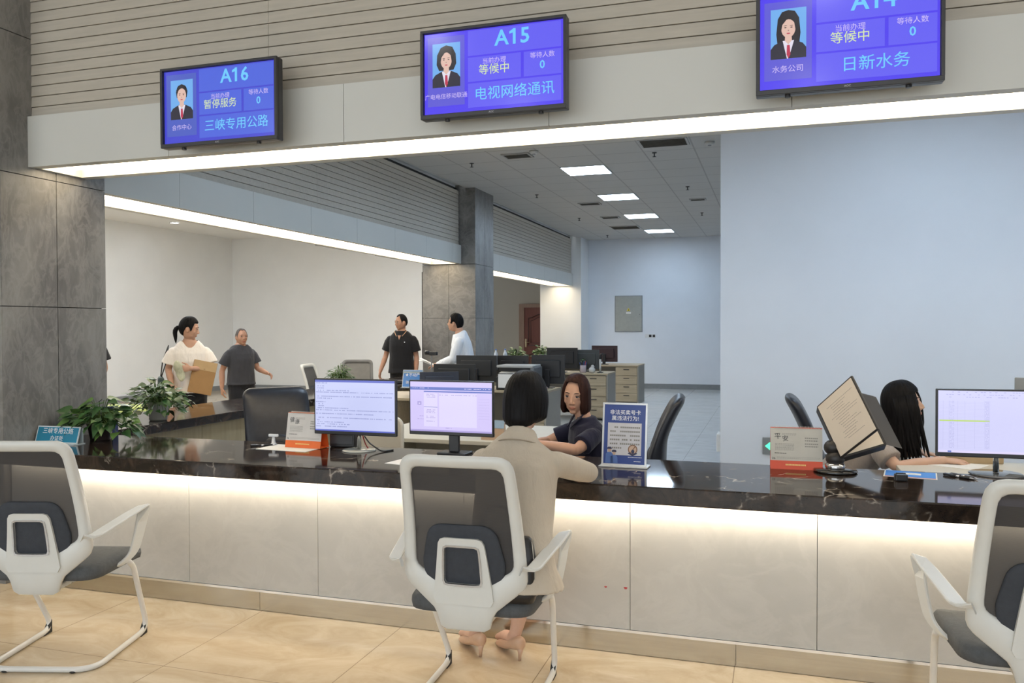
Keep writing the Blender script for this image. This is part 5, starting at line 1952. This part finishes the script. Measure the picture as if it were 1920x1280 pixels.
def person(label, loc, rotz, J, skin, k=1.0, male=True, voxel=.0055, head=(0, 0, 0), hs=1.0, hands=None, top=None, bottom=None, hair=None, hair_m=None, shoes=None, eyes=True,
           grow=.016, hem=None, hem_grow=.012, sleeve='short', sleeve_r=(.072, .070, .066), collar=None, bare_leg=False, neck_cut=None, trouser_r=(.098, .088, .070, .066, .058), trouser_end=1.0, skirt=None):
    g = .88 if not male else 1.0
    Rm = (Matrix.Rotation(R(head[0]), 3, 'Z') @ Matrix.Rotation(R(-head[1]), 3, 'X') @ Matrix.Rotation(R(head[2]), 3, 'Y'))
    b = MB()
    torso(b, J, k, 0, None, 0, male)
    C = Vector(J['head'])
    nk = Vector(J['neck'])
    b.tube([nk - Vector((0, 0, .05)), nk, nk.lerp(C, .45) - Rm.col[1] * .012, C - Rm.col[1] * .02 - Vector((0, 0, .04))], [.066 * g * k, .058 * g * k, .053 * g * k, .054 * g * k], 16, 0, None, True, 1, None, True)
    HM = head_mesh(b, C, Rm, hs)
    for s in 'RL':
        a, e, w = J['sh' + s], J['el' + s], J['wr' + s]
        b.ell(a, (.052 * g * k,) * 3)
        limb3(b, a, e, w, [x * g * k for x in (.050, .046, .038, .040, .0265)])
        hd = (hands or {}).get(s)
        d = hd[0] if hd else (Vector(w) - Vector(e))
        n = hd[1] if hd else ((-1 if s == 'R' else 1), .0, 0)
        cu = hd[2] if hd and len(hd) > 2 else .35
        dv, nv = Vector(d).normalized(), Vector(n)
        th = hd[3] if hd and len(hd) > 3 else (1 if (nv.cross(dv)).y >= 0 else -1)
        hand_mesh(b, w, d, n, .95 * (.92 if not male else 1.02) * k, cu, th)
        limb3(b, J['hp' + s], J['kn' + s], J['an' + s], [x * g * k for x in (.085, .078, .054, .055, .034)])
        an = Vector(J['an' + s])
        toe = Vector(J['to' + s])
        b.tube([an + Vector((0, 0, .0)), an + (toe - an) * .18 + Vector((0, 0, -.02)), an.lerp(toe, .6), toe], [.036 * g, .036 * g, .034 * g, .024 * g], 12, 0, None, True, .8, (toe - an).cross(Vector((0, 0, 1))), True)
    body = b.remesh(voxel, 5, .5)
    lipc = [HM @ Vector((0, .092, -.0705))]
    inv = HM.inverted()
    def paint(c):
        p = inv @ c
        if p.y > .066 and abs(p.x) < .023 - abs(p.z + .070) * 1.2 and -.0785 < p.z < -.0620:
            return 1
        return 0
    body.paint(paint)
    lip = skin_mat('lip_' + skin.name, tuple(c_ * f_ for c_, f_ in zip(skin['tone'], (.82, .58, .58))))
    root = obj('person', body, [skin, lip], None, loc, R(rotz))
    tag(root, label, 'person')
    if eyes:
        for x in (-1, 1):
            m = MB()
            m.ell((x * .031, .0790, .0), (.0140, .0062, .0056), 0, HM, 14, 10)
            m.ell((x * .031, .0838, .0006), (.0066, .0026, .0060), 1, HM, 12, 8)
            m.tube([HM @ Vector((x * q, yy, zz)) for q, yy, zz in ((.0165, .0795, -.0005), (.024, .0853, .0052), (.031, .0868, .0066), (.039, .0845, .0054), (.0455, .0785, .001))], .0014, 6, 1)
            obj('eye', m, [mat('eye_white', (.36, .33, .31), .4), mat('iris_dark', (.018, .01, .008), .2)], root)
            m = MB()
            m.tube([HM @ Vector((x * q, yy, zz)) for q, yy, zz in ((.014, .0865, .0195), (.026, .0895, .0245), (.038, .0865, .0245), (.05, .0755, .019))], [.002, .0032, .0028, .001], 6, 0, None, True, .6)
            obj('eyebrow', m, hair_m, root)
    if hair:
        for nm, hm in hair:
            o_ = MB()
            o_.add(hm.v, hm.f, 0, HM, True)
            obj(nm, o_, hair_m, root)
    if top:
        m = MB()
        torso(m, J, k, grow, hem, hem_grow, male)
        for s in 'RL':
            a, e, w = Vector(J['sh' + s]), Vector(J['el' + s]), Vector(J['wr' + s])
            q = [x * g * k for x in sleeve_r]
            m.ell(a + Vector((0, 0, -.006)), (.060 * g * k,) * 3)
            if sleeve == 'short':
                m.tube([a, a.lerp(e, .15), a.lerp(e, .4), a.lerp(e, .68)], [.060 * g * k, q[0] * .92, q[1] * 1.0, q[2] * 1.12], 18, 0, None, True)
            else:
                end = w.lerp(e, .06)
                limb3(m, a, e, end, [.062 * g * k, q[1], q[1] * .86, q[1] * .86, q[2] * .72])
        if collar:
            c0 = nk - Vector((0, 0, .028)) + Vector((0, 0, collar[1] if len(collar) > 1 else 0))
            m.tube([c0 - Vector((0, 0, .03)), c0 + (nk.lerp(C, .45) - nk) * .12, c0 + (nk.lerp(C, .45) - nk) * (.30 if male else .42)], [collar[0] * 1.3, collar[0] * 1.1, collar[0] * 1.02], 24)
        m = m.remesh(max(voxel, .006), 6, .5)
        if neck_cut:
            keep = [i for i, f in enumerate(m.f) if not ((lambda c: math.hypot(c.x - nk.x, c.y - nk.y - neck_cut[1]) < neck_cut[0] and c.z > nk.z - .16)(sum((m.v[q_] for q_ in f), Vector()) / len(f)))]
            kept, ks = set(), set(keep)
            for i in keep:
                kept.update(m.f[i])
            gone = set(v_ for i, f in enumerate(m.f) if i not in ks for v_ in f)
            for v_ in kept & gone:
                c_ = m.v[v_]
                dx_, dy_ = c_.x - nk.x, c_.y - nk.y - neck_cut[1]
                q_ = neck_cut[0] / max(.01, math.hypot(dx_, dy_))
                m.v[v_] = Vector((nk.x + dx_ * q_, nk.y + neck_cut[1] + dy_ * q_, c_.z))
            ring_ = sorted(kept & gone, key=lambda v_: math.atan2(m.v[v_].y - nk.y - neck_cut[1], m.v[v_].x - nk.x))
            zs_ = [m.v[v_].z for v_ in ring_]
            for i_, v_ in enumerate(ring_):
                m.v[v_].z = sum(zs_[(i_ + j_) % len(zs_)] for j_ in range(-4, 5)) / 9
            m.f, m.m, m.s = [m.f[i] for i in keep], [0] * len(keep), [True] * len(keep)
        obj('shirt' if not isinstance(top, tuple) else top[1], m, top if not isinstance(top, tuple) else top[0], root)
    if bottom:
        m = MB()
        hip = Vector(J['hip'])
        rp = Vector(J.get('rp', (1, 0, 0))).normalized()
        up = Vector((0, 0, 1))
        hw = .178 * k if male else .176 * k
        m.ell(hip - up * .03, (hw, .128 * k, .11 * k), 0, None, 20, 14)
        for s in 'RL':
            a, e, w = Vector(J['hp' + s]), Vector(J['kn' + s]), Vector(J['an' + s])
            q = [x * g * k for x in trouser_r]
            if trouser_end < .5:
                m.tube([a, a.lerp(e, .5), a.lerp(e, trouser_end * 2)], [q[0], q[1] * 1.05, q[2] * 1.25], 16)
            else:
                limb3(m, a, e, e.lerp(w, (trouser_end - .5) * 2), q)
        obj('trousers', m.remesh(max(voxel, .0065), 6, .5), bottom, root)
    if shoes:
        for s in 'RL':
            an, toe = Vector(J['an' + s]), Vector(J['to' + s])
            d = (toe - an)
            d.z = 0
            d.normalize()
            sd = d.cross(Vector((0, 0, 1)))
            bz = min(J.get('sole', 0.0), 9)
            m = MB()
            rs = []
            ln = .25 * k * g
            for t, hw, hz, lift in ((-.055, .018, .045, .0), (-.045, .030, .06, 0), (-.01, .036, .062, 0), (.05, .038, .055, 0), (.11, .042, .045, 0), (.15, .040, .035, .002), (.19, .026, .026, .005), (.203, .010, .018, .008)):
                c = Vector((an.x, an.y, bz)) + d * t * k
                rs.append([c + sd * hw * g * math.cos(a) + Vector((0, 0, max(lift, hz / 2 + hz / 2 * math.sin(a)))) for a in [2 * PI * j / 16 for j in range(16)]])
            m.rings(rs)
            obj('shoe', m, shoes, root)
    return root, HM


def stand(h, male=True, lean=0.0, k=None):
    """joints of a standing figure facing +y, x to its right"""
    z = lambda f: f * h
    w = .105 * h if male else .097 * h
    t = lambda zz: lean * max(0, (zz - .5 * h)) / (.5 * h)
    J = dict(hip=(0, 0, z(.515)), chest=(0, .0 + t(z(.71)), z(.71)), sh=(0, -.01 + t(z(.8)), z(.797)), neck=(0, -.012 + t(z(.845)), z(.853)), head=(0, .018 + t(z(.93)) * 1.05, h - .133))
    for s, q in (('R', 1), ('L', -1)):
        J['sh' + s] = (q * w, -.008 + t(z(.8)), z(.773))
        J['el' + s] = (q * (w + .045), -.02 + t(z(.62)), z(.615))
        J['wr' + s] = (q * (w + .055), .06 + t(z(.5)), z(.475))
        J['hp' + s] = (q * .085, 0, z(.495))
        J['kn' + s] = (q * .09, .015, z(.275))
        J['an' + s] = (q * .095, -.01, .085)
        J['to' + s] = (q * .12, .155, .03)
    return J


skin_a = skin_mat('skin_warm', (.52, .30, .205))
skin_b = skin_mat('skin_tan', (.42, .225, .145))
skin_c = skin_mat('skin_fair', (.60, .385, .285))
hair_black = hair_mat('hair_black', (.007, .0065, .007))
hair_brown = hair_mat('hair_brown', (.030, .013, .010))
hair_grey = hair_mat('hair_grey', (.11, .10, .095), .5)
navy_cloth = cloth_mat('navy_cloth', (.010, .010, .028), fold=.35)
linen = cloth_mat('beige_linen', (.48, .42, .34), .05, 140, .9, .35, 8)
white_cloth = cloth_mat('white_cotton', (.80, .745, .685), .02, 0, .85, .5, 9)
white_shirt_m = cloth_mat('white_shirt_cloth', (.74, .77, .82), .02, 0, .8, .6, 12)
charcoal_cloth = cloth_mat('charcoal_cloth', (.040, .040, .045), .1, 0, .85, .5, 9)
black_cloth = cloth_mat('black_cloth', (.011, .011, .013), .1, 0, .85, .4, 9)
taupe_cloth = cloth_mat('taupe_cloth', (.34, .295, .265), .05, 0, .85, .5, 10)
nude_leather = mat('nude_leather', (.56, .36, .24), .35, var=.05)
shoe_black = mat('shoe_black', (.015, .015, .015), .3)

# --- woman in beige, seated on the visitor chair with her elbows on the counter
J = dict(hip=(.0, -.06, .555), chest=(-.015, .075, .80), sh=(-.022, .15, .966), neck=(-.02, .165, 1.032), head=(-.018, .245, 1.172),
         shR=(.134, .155, .932), elR=(.228, .395, .858), wrR=(.06, .555, .832), shL=(-.176, .15, .932), elL=(-.275, .345, .868), wrL=(-.08, .555, .832),
         hpR=(.085, -.02, .53), knR=(-.02, .375, .495), anR=(-.115, .395, .115), toR=(-.235, .515, .04), hpL=(-.085, -.02, .53), knL=(-.19, .365, .495), anL=(-.298, .385, .115), toL=(-.415, .505, .04), sole=.02)
# bob hair: outer shell
bob = hair_mesh(zend_bob(.062, .75, 1.05, -.085, 0, -.122), .022, 1.0, .03, flare=-.06, tipin=.038, seed=3, crown=.003, ridge=.0005)
wb, HM = person('woman in a beige linen jacket with a black bob, seated with her back turned', (-.995, 3.135, 0), 0, J, skin_c, .97, False, .0055, (-8, 8, 0), .99,
                {'R': ((-1, .45, -.02), (0, 0, -1), .2), 'L': ((1, .3, -.02), (0, 0, -1), .2)}, (linen, 'jacket'), cloth_mat('beige_trousers', (.42, .36, .29)), [('hair', bob)], hair_black,
                None, True, .030, (.0, -.07, .478), .034, 'long', (.070, .061, .060), (.060, .03), trouser_r=(.098, .092, .075, .072, .064), trouser_end=.62)
m = MB()
m.tube(fillet([(-.105, .105, 1.020), (-.075, .074, 1.034), (-.02, .060, 1.040), (.035, .074, 1.034), (.065, .105, 1.020)], .04), .003, 6)
obj('collar_seam', m, mat('seam_tan', (.30, .25, .19), .8), wb)
for s, an, toe in (('R', (-.115, .395, .115), (-.235, .515, .04)), ('L', (-.298, .385, .115), (-.415, .505, .04))):
    an, toe = Vector(an), Vector(toe)
    d = (toe - an); d.z = 0; d.normalize()
    sd = d.cross(Vector((0, 0, 1)))
    m = MB()
    rs = []
    for t_, hw, z0, z1 in ((-.062, .010, .058, .098), (-.052, .024, .050, .112), (-.02, .030, .042, .108), (.03, .033, .030, .085), (.08, .036, .012, .066), (.12, .036, .004, .052), (.155, .026, .003, .034), (.178, .008, .004, .018)):
        c = Vector((an.x, an.y, 0)) + d * t_
        rs.append([c + sd * hw * math.cos(a) + Vector((0, 0, (z0 + z1) / 2 + (z1 - z0) / 2 * math.sin(a))) for a in [2 * PI * j / 16 for j in range(16)]])
    m.rings(rs)
    sh = obj('shoe', m, nude_leather, wb)
    m = MB()
    c = Vector((an.x, an.y, 0)) - d * .045
    m.tube([c + Vector((0, 0, .06)), c + Vector((0, 0, .03)) + d * .004, c + d * .008], [.016, .009, .007], 10)
    obj('heel', m, nude_leather, sh)
    m = MB()
    c = Vector((an.x, an.y, 0)) + d * .095
    for q in (-1, 1):
        m.ell(c + sd * q * .012 + Vector((0, 0, .064)), (.012, .008, .007))
    obj('bow', m, nude_leather, sh)
# black handbag on the seat behind her
t = thing('handbag', 'black handbag with pale stitching on the chair seat behind the seated woman in beige', 'handbag', (-1.005, 2.968, .458), R(3))
m = MB()
rs = []
for z, w_, d_ in ((0, .145, .045), (.03, .155, .05), (.16, .148, .04), (.235, .135, .022), (.245, .125, .014)):
    rs.append([Vector((w_ * abs(math.cos(a)) ** .4 * (1 if math.cos(a) >= 0 else -1), d_ * abs(math.sin(a)) ** .5 * (1 if math.sin(a) >= 0 else -1), z)) for a in [2 * PI * j / 28 for j in range(28)]])
m.rings(rs)
obj('bag_body', m, mat('bag_leather', (.012, .011, .012), .4, bump=.1), t)
m = MB(); m.tube(fillet([(-.07, -.0, .235), (-.055, -.0, .33), (0, -.0, .365), (.055, -.0, .33), (.07, -.0, .235)], .04), .007, 10); obj('handle', m, MATS['bag_leather'], t)
m = MB(); m.tube([(.150, .02, .02), (.152, .022, .12), (.138, .012, .23)], .0018, 5); m.tube([(.150, -.02, .02), (.152, -.022, .12), (.138, -.012, .23)], .0018, 5); obj('stitching', m, mat('thread_pale', (.4, .38, .34), .8), t)

# --- clerk in navy behind the counter
J = dict(hip=(0, .0, .56), chest=(0, .10, .78), sh=(0, .135, .90), neck=(.0, .145, .95), head=(.02, .185, 1.088), rc=(1, .0, 0),
         shR=(.16, .14, .868), elR=(.22, .30, .79), wrR=(.10, .45, .79), shL=(-.16, .14, .868), elL=(-.235, .27, .80), wrL=(-.11, .45, .825),
         hpR=(.085, .02, .53), knR=(.10, .42, .52), anR=(.10, .38, .09), toR=(.11, .55, .03), hpL=(-.085, .02, .53), knL=(-.10, .42, .52), anL=(-.10, .38, .09), toL=(-.11, .55, .03))
bobb = hair_mesh(zend_bob(.090, .62, 1.12, -.110, .17, -.122), .016, 1.0, .022, flare=.05, tipin=.012, seed=5, crown=.004, ridge=.0005)
wn, HM = person('woman clerk in a navy polo with brown bobbed hair, looking over from behind the counter', (-.955, 4.87, 0), 122, J, skin_a, .95, False, .004, (54, 2, -3), .97,
                {'R': ((-.8, .6, -.1), (0, 0, -1), .25), 'L': ((.9, .5, -.1), (0, 0, -1), .25)}, navy_cloth, black_cloth, [('hair', bobb)], hair_brown, shoe_black, True,
                .018, (0, -.01, .47), .012, 'short', (.072, .070, .066), (.066,))
m = MB()
for q in (-1, 1):
    m.rings([[Vector((q * .018, .215, .935)), Vector((q * .062, .165, .978)), Vector((q * .070, .19, .955)), Vector((q * .03, .232, .90))], [Vector((q * .018, .222, .935)), Vector((q * .062, .172, .982)), Vector((q * .070, .198, .955)), Vector((q * .03, .24, .90))]], 0, None, False)
obj('collar', m, navy_cloth, wn)
m = MB()
m.ell((-.072, .243, .80), (.009, .004, .010)); m.box((-.10, .236, .80), (.03, .004, .006), 0, Matrix.Rotation(0, 4, 'Z'))
obj('chest_logo', m, mat('logo_white', (.7, .72, .76), .5), wn)

# --- long haired clerk in profile, writing
J = dict(hip=(0, -.08, .55), chest=(0, .10, .74), sh=(0, .215, .845), neck=(0, .26, .91), head=(0, .345, 1.055),
         shR=(.155, .21, .82), elR=(.235, .30, .735), wrR=(.13, .535, .770), shL=(-.155, .21, .83), elL=(-.20, .34, .755), wrL=(-.10, .44, .775),
         hpR=(.085, -.04, .53), knR=(.10, .36, .52), anR=(.10, .34, .09), toR=(.11, .5, .03), hpL=(-.085, -.04, .53), knL=(-.10, .36, .52), anL=(-.10, .34, .09), toL=(-.11, .5, .03))
longh = hair_mesh(zend_bob(.060, .46, .84, -.15, 0, -.26), .020, 1.0, .03, flare=.015, tipin=.01, seed=9, crown=.006, ridge=.0006)
locks = MB()
rl = random.Random(3)
for k in range(46):
    sd = 1 if k % 5 else -1
    az = rl.uniform(.72, 1.9)
    x0, y0 = .094 * math.sin(az) * sd, .102 * math.cos(az)
    L = rl.uniform(.20, .30)
    dx, dy = rl.uniform(-.015, .015) * sd, rl.uniform(-.055, .0)
    locks.tube([(x0 * .9, y0, .05), (x0 * 1.02, y0 + .004, -.05), (x0 * 1.0 + dx * .4, y0 + dy * .4, -.05 - L * .45), (x0 * .95 + dx, y0 + dy, -.05 - L * .8), (x0 * .9 + dx * 1.2, y0 + dy * 1.15, -.06 - L)], [.008, .012, .011, .008, .001], 7)
wl, HM = person('woman clerk with long black hair in a taupe top, bent over writing in profile', (.355, 5.10, 0), -94, J, skin_c, .95, False, .0045, (-14, -14, 0), .97,
                {'R': ((-.1, 1, -.05), (-.25, 0, -1), .18, -1), 'L': ((.35, .9, -.1), (.1, 0, -1), .25, 1)}, taupe_cloth, black_cloth, [('hair', longh), ('hair_locks', locks)], hair_black, shoe_black, True,
                .022, (0, -.11, .46), .012, 'short', (.078, .078, .072), (.06,))

# --- woman in white on the public side
J = stand(1.62, False)
J.update(elR=(.205, -.03, 1.07), wrR=(.175, .13, .915), elL=(-.215, .02, 1.065), wrL=(.0, .185, 1.085))
cap = hair_mesh(zend_short(.062, -.005, -.075), .012, 0, .02, seed=11, crown=.004, ridge=.0005)
tail = MB(); tail.tube([(0, -.095, .012), (0, -.115, .006), (0, -.130, -.012), (0, -.138, -.035), (0, -.138, -.06), (0, -.132, -.09), (.002, -.126, -.12), (.005, -.12, -.15), (.008, -.116, -.17)], [.014, .019, .023, .024, .023, .020, .015, .008, .001], 14)
ws, HM = person('woman in a loose white T-shirt with a ponytail, carrying a brown folder', (-5.755, 7.09, 0), 222, J, skin_a, .98, False, .0055, (78, 6, 0), .98,
                {'R': ((-.25, .6, -.7), (-1, .1, 0), .4), 'L': ((1, .2, .02), (0, -1, 0), .5)}, white_cloth, black_cloth, [('hair', cap), ('ponytail', tail)], hair_black, shoe_black, True,
                .026, (0, .0, .83), .022, 'short', (.082, .086, .088), neck_cut=(.082, .022))
def on(root_loc, rot, p):
    return Matrix.Translation(root_loc) @ Matrix.Rotation(R(rot), 4, 'Z') @ Vector(p)
wloc = (-5.755, 7.09, 0)
Mf = Matrix.Translation(wloc) @ Matrix.Rotation(R(222), 4, 'Z') @ Matrix.Translation((-.115, .150, .99)) @ Matrix.Rotation(R(-13), 4, 'Y') @ Matrix.Rotation(R(6), 4, 'X')
kraft = mat('kraft_brown', (.36, .20, .075), .7, var=.05)
t = thing('folder', 'brown kraft document folder held under the arm of the woman in white', 'folder', (0, 0, 0))
t.matrix_world = Mf
m = MB(); m.box2((-.115, -.012, -.17), (.115, .008, .165), 0, None, .003); obj('body', m, kraft, t)
m = MB(); m.box2((-.113, .008, .07), (.113, .0105, .166), 0, None, .001); m.cyl((0, .0115, .085), .008, .004, 12); obj('flap', m, mat('kraft_pale', (.50, .34, .17), .7), t)
m = MB()
m.ell((.0, .0, .0), (.045, .03, .085)); m.ell((.03, .012, .05), (.035, .028, .06)); m.ell((-.012, .01, -.055), (.035, .028, .05))
pat = cloth_mat('floral_cloth', (.50, .50, .36), .35, 0, .9, .6, 30)
o = obj('cloth_bag', m.remesh(.006, 4), pat, None, on(wloc, 222, (.10, .185, 1.06)), R(222))
tag(o, 'pale patterned cloth pouch hanging from the folded arm of the woman in white', 'pouch')
t = thing('shoulder_bag', 'dark green shoulder bag hanging beside the woman in white', 'handbag', on(wloc, 222, (.275, -.03, .80)), R(222))
m = MB(); m.box2((-.03, -.12, 0), (.03, .12, .2), 0, None, .025); obj('bag_body', m, mat('green_leather', (.03, .055, .05), .5), t)
m = MB(); m.tube([(0, -.09, .19), (-.02, -.05, .36), (-.075, .0, .515), (-.055, .05, .36), (0, .09, .19)], .006, 8); obj('strap', m, black_plastic, t)

# --- older man in charcoal, walking
J = stand(1.50, True)
J.update(elR=(.235, -.075, .925), wrR=(.25, -.05, .70), elL=(-.225, .03, .945), wrL=(-.255, .225, .885), knR=(.085, .05, .42), anR=(.09, -.12, .10), toR=(.1, .02, .03), knL=(-.09, .10, .42), anL=(-.10, .16, .085), toL=(-.12, .32, .03))
grey_crop = hair_mesh(zend_short(.088, .015, -.05, .012), .006, 0, .016, seed=13, crown=.002, ridge=.0004)
person('older man with short grey hair in a charcoal T-shirt and black shorts, walking', (-6.79, 9.38, 0), 246, J, skin_b, .97, True, .0065, (-8, -8, 0), .97,
       {'R': ((0, .05, -1), (-1, .1, 0), .5), 'L': ((-.2, .85, -.3), (.6, -.2, -.5), .6)}, charcoal_cloth, black_cloth, [('hair', grey_crop)], hair_grey, shoe_black, True,
       .026, (0, 0, .735), .012, 'short', (.080, .080, .080), None, neck_cut=(.074, .02), trouser_r=(.105, .100, .085, .07, .06), trouser_end=.46)

# --- man in the black polo
J = stand(1.70, True)
J.update(elR=(.255, -.035, 1.06), wrR=(.31, .08, .83), elL=(-.225, -.03, 1.04), wrL=(-.235, .05, .80))
crop = hair_mesh(zend_short(.080, .012, -.06, .02), .008, 0, .018, seed=15, crown=.003, ridge=.0004)
mb_, HM = person('man in a black polo shirt with cropped black hair, standing beside the middle stone column', (-5.37, 11.36, 0), 190, J, skin_b, 1.0, True, .0065, (-44, 0, 0), 1.0,
       {'R': ((.1, .25, -1), (-1, .1, 0), .45), 'L': ((0, .1, -1), (1, .1, 0), .5)}, black_cloth, black_cloth, [('hair', crop)], hair_black, shoe_black, True,
       .026, (0, 0, .80), .012, 'short', (.080, .080, .078), (.072,))
m = MB()
for q in (-1, 1):
    m.rings([[Vector((q * .012, .085, 1.375)), Vector((q * .074, .03, 1.45)), Vector((q * .092, .055, 1.43)), Vector((q * .04, .115, 1.355))], [Vector((q * .012, .095, 1.375)), Vector((q * .074, .04, 1.455)), Vector((q * .092, .066, 1.43)), Vector((q * .04, .126, 1.355))]], 0, None, False)
cl = obj('collar', m, black_cloth, mb_)
m = MB()
for q in (-1, 1):
    m.tube([(q * .094, .062, 1.437), (q * .07, .095, 1.395), (q * .045, .128, 1.36)], .004, 6)
obj('collar_piping', m, mat('piping_orange', (.62, .36, .2), .7), cl)
m = MB(); m.box((-.085, .142, 1.27), (.014, .004, .016)); obj('chest_logo', m, MATS['logo_white'], mb_)
m = MB(); m.quad([(-.026, .121, 1.372), (.026, .121, 1.372), (0, .137, 1.305)]); obj('open_placket', m, skin_b, mb_)

# --- man in the white shirt with glasses
J = stand(1.68, True, .16)
J.update(elL=(-.21, .16, 1.07), wrL=(-.10, .38, .985), elR=(.21, .16, 1.07), wrR=(.12, .38, 1.0))
full = hair_mesh(zend_short(.070, .008, -.062), .017, 0, .026, seed=17, crown=.006, ridge=.0007)
mw, HM = person('man in a white shirt and glasses, leaning forward with papers beside the middle stone column', (-3.93, 10.36, 0), 104, J, skin_a, 1.0, True, .0065, (-12, -12, 0), 1.0,
       {'R': ((-.2, 1, -.1), (0, -.2, -1), .4), 'L': ((.2, 1, -.1), (0, -.2, -1), .4)}, white_shirt_m, black_cloth, [('hair', full)], hair_black, shoe_black, True,
       .026, (0, 0, .80), .010, 'long', (.080, .072, .068), (.070,))
m = MB()
for q in (-1, 1):
    m.tube([HM @ Vector((q * .031 + .020 * math.cos(a), .094, -.002 + .014 * math.sin(a))) for a in [2 * PI * j / 18 for j in range(19)]], .0014, 6)
    m.tube([HM @ Vector(p) for p in ((q * .051, .093, .004), (q * .073, .07, .004), (q * .079, .0, .0))], .0014, 6)
m.tube([HM @ Vector(p) for p in ((-.011, .095, 0), (0, .098, .002), (.011, .095, 0))], .0014, 6)
obj('glasses', m, black_plastic, mw)
t = thing('papers', 'sheaf of white papers held out by the man in the white shirt', 'paper', on((-3.93, 10.36, 0), 104, (0, .50, 1.0)), R(104))
for k in range(2):
    m = MB(); F = frame((0, 0, .01 * k), (1, .06 * k, 0), (0, 1, .28 + .12 * k)); m.rings([[F @ Vector((x, y, .012 * math.sin(y * 9))) for x in (-.105, .105)] + [F @ Vector((x, y, .0012 + .012 * math.sin(y * 9))) for x in (.105, -.105)] for y in (-.13, -.06, 0, .07, .15)], 0, None, True)
    obj('sheet', m, paper_m, t)

# --- person mostly hidden behind the stone column in front
J = stand(1.68, True)
J.update(elL=(-.235, -.03, 1.06), wrL=(-.165, .06, .83))
crop2 = hair_mesh(zend_short(.078, .012, -.06), .010, 0, .018, seed=19, crown=.004)
person('person in a black T-shirt, only an arm showing past the grey stone column in front', (-7.205, 7.115, 0), 222, J, skin_a, 1.0, True, .0075, (0, 0, 0), 1.0,
       None, black_cloth, black_cloth, [('hair', crop2)], hair_black, shoe_black, True, .03, (0, 0, .78), .012, 'short', (.084, .084, .084), (.07,))
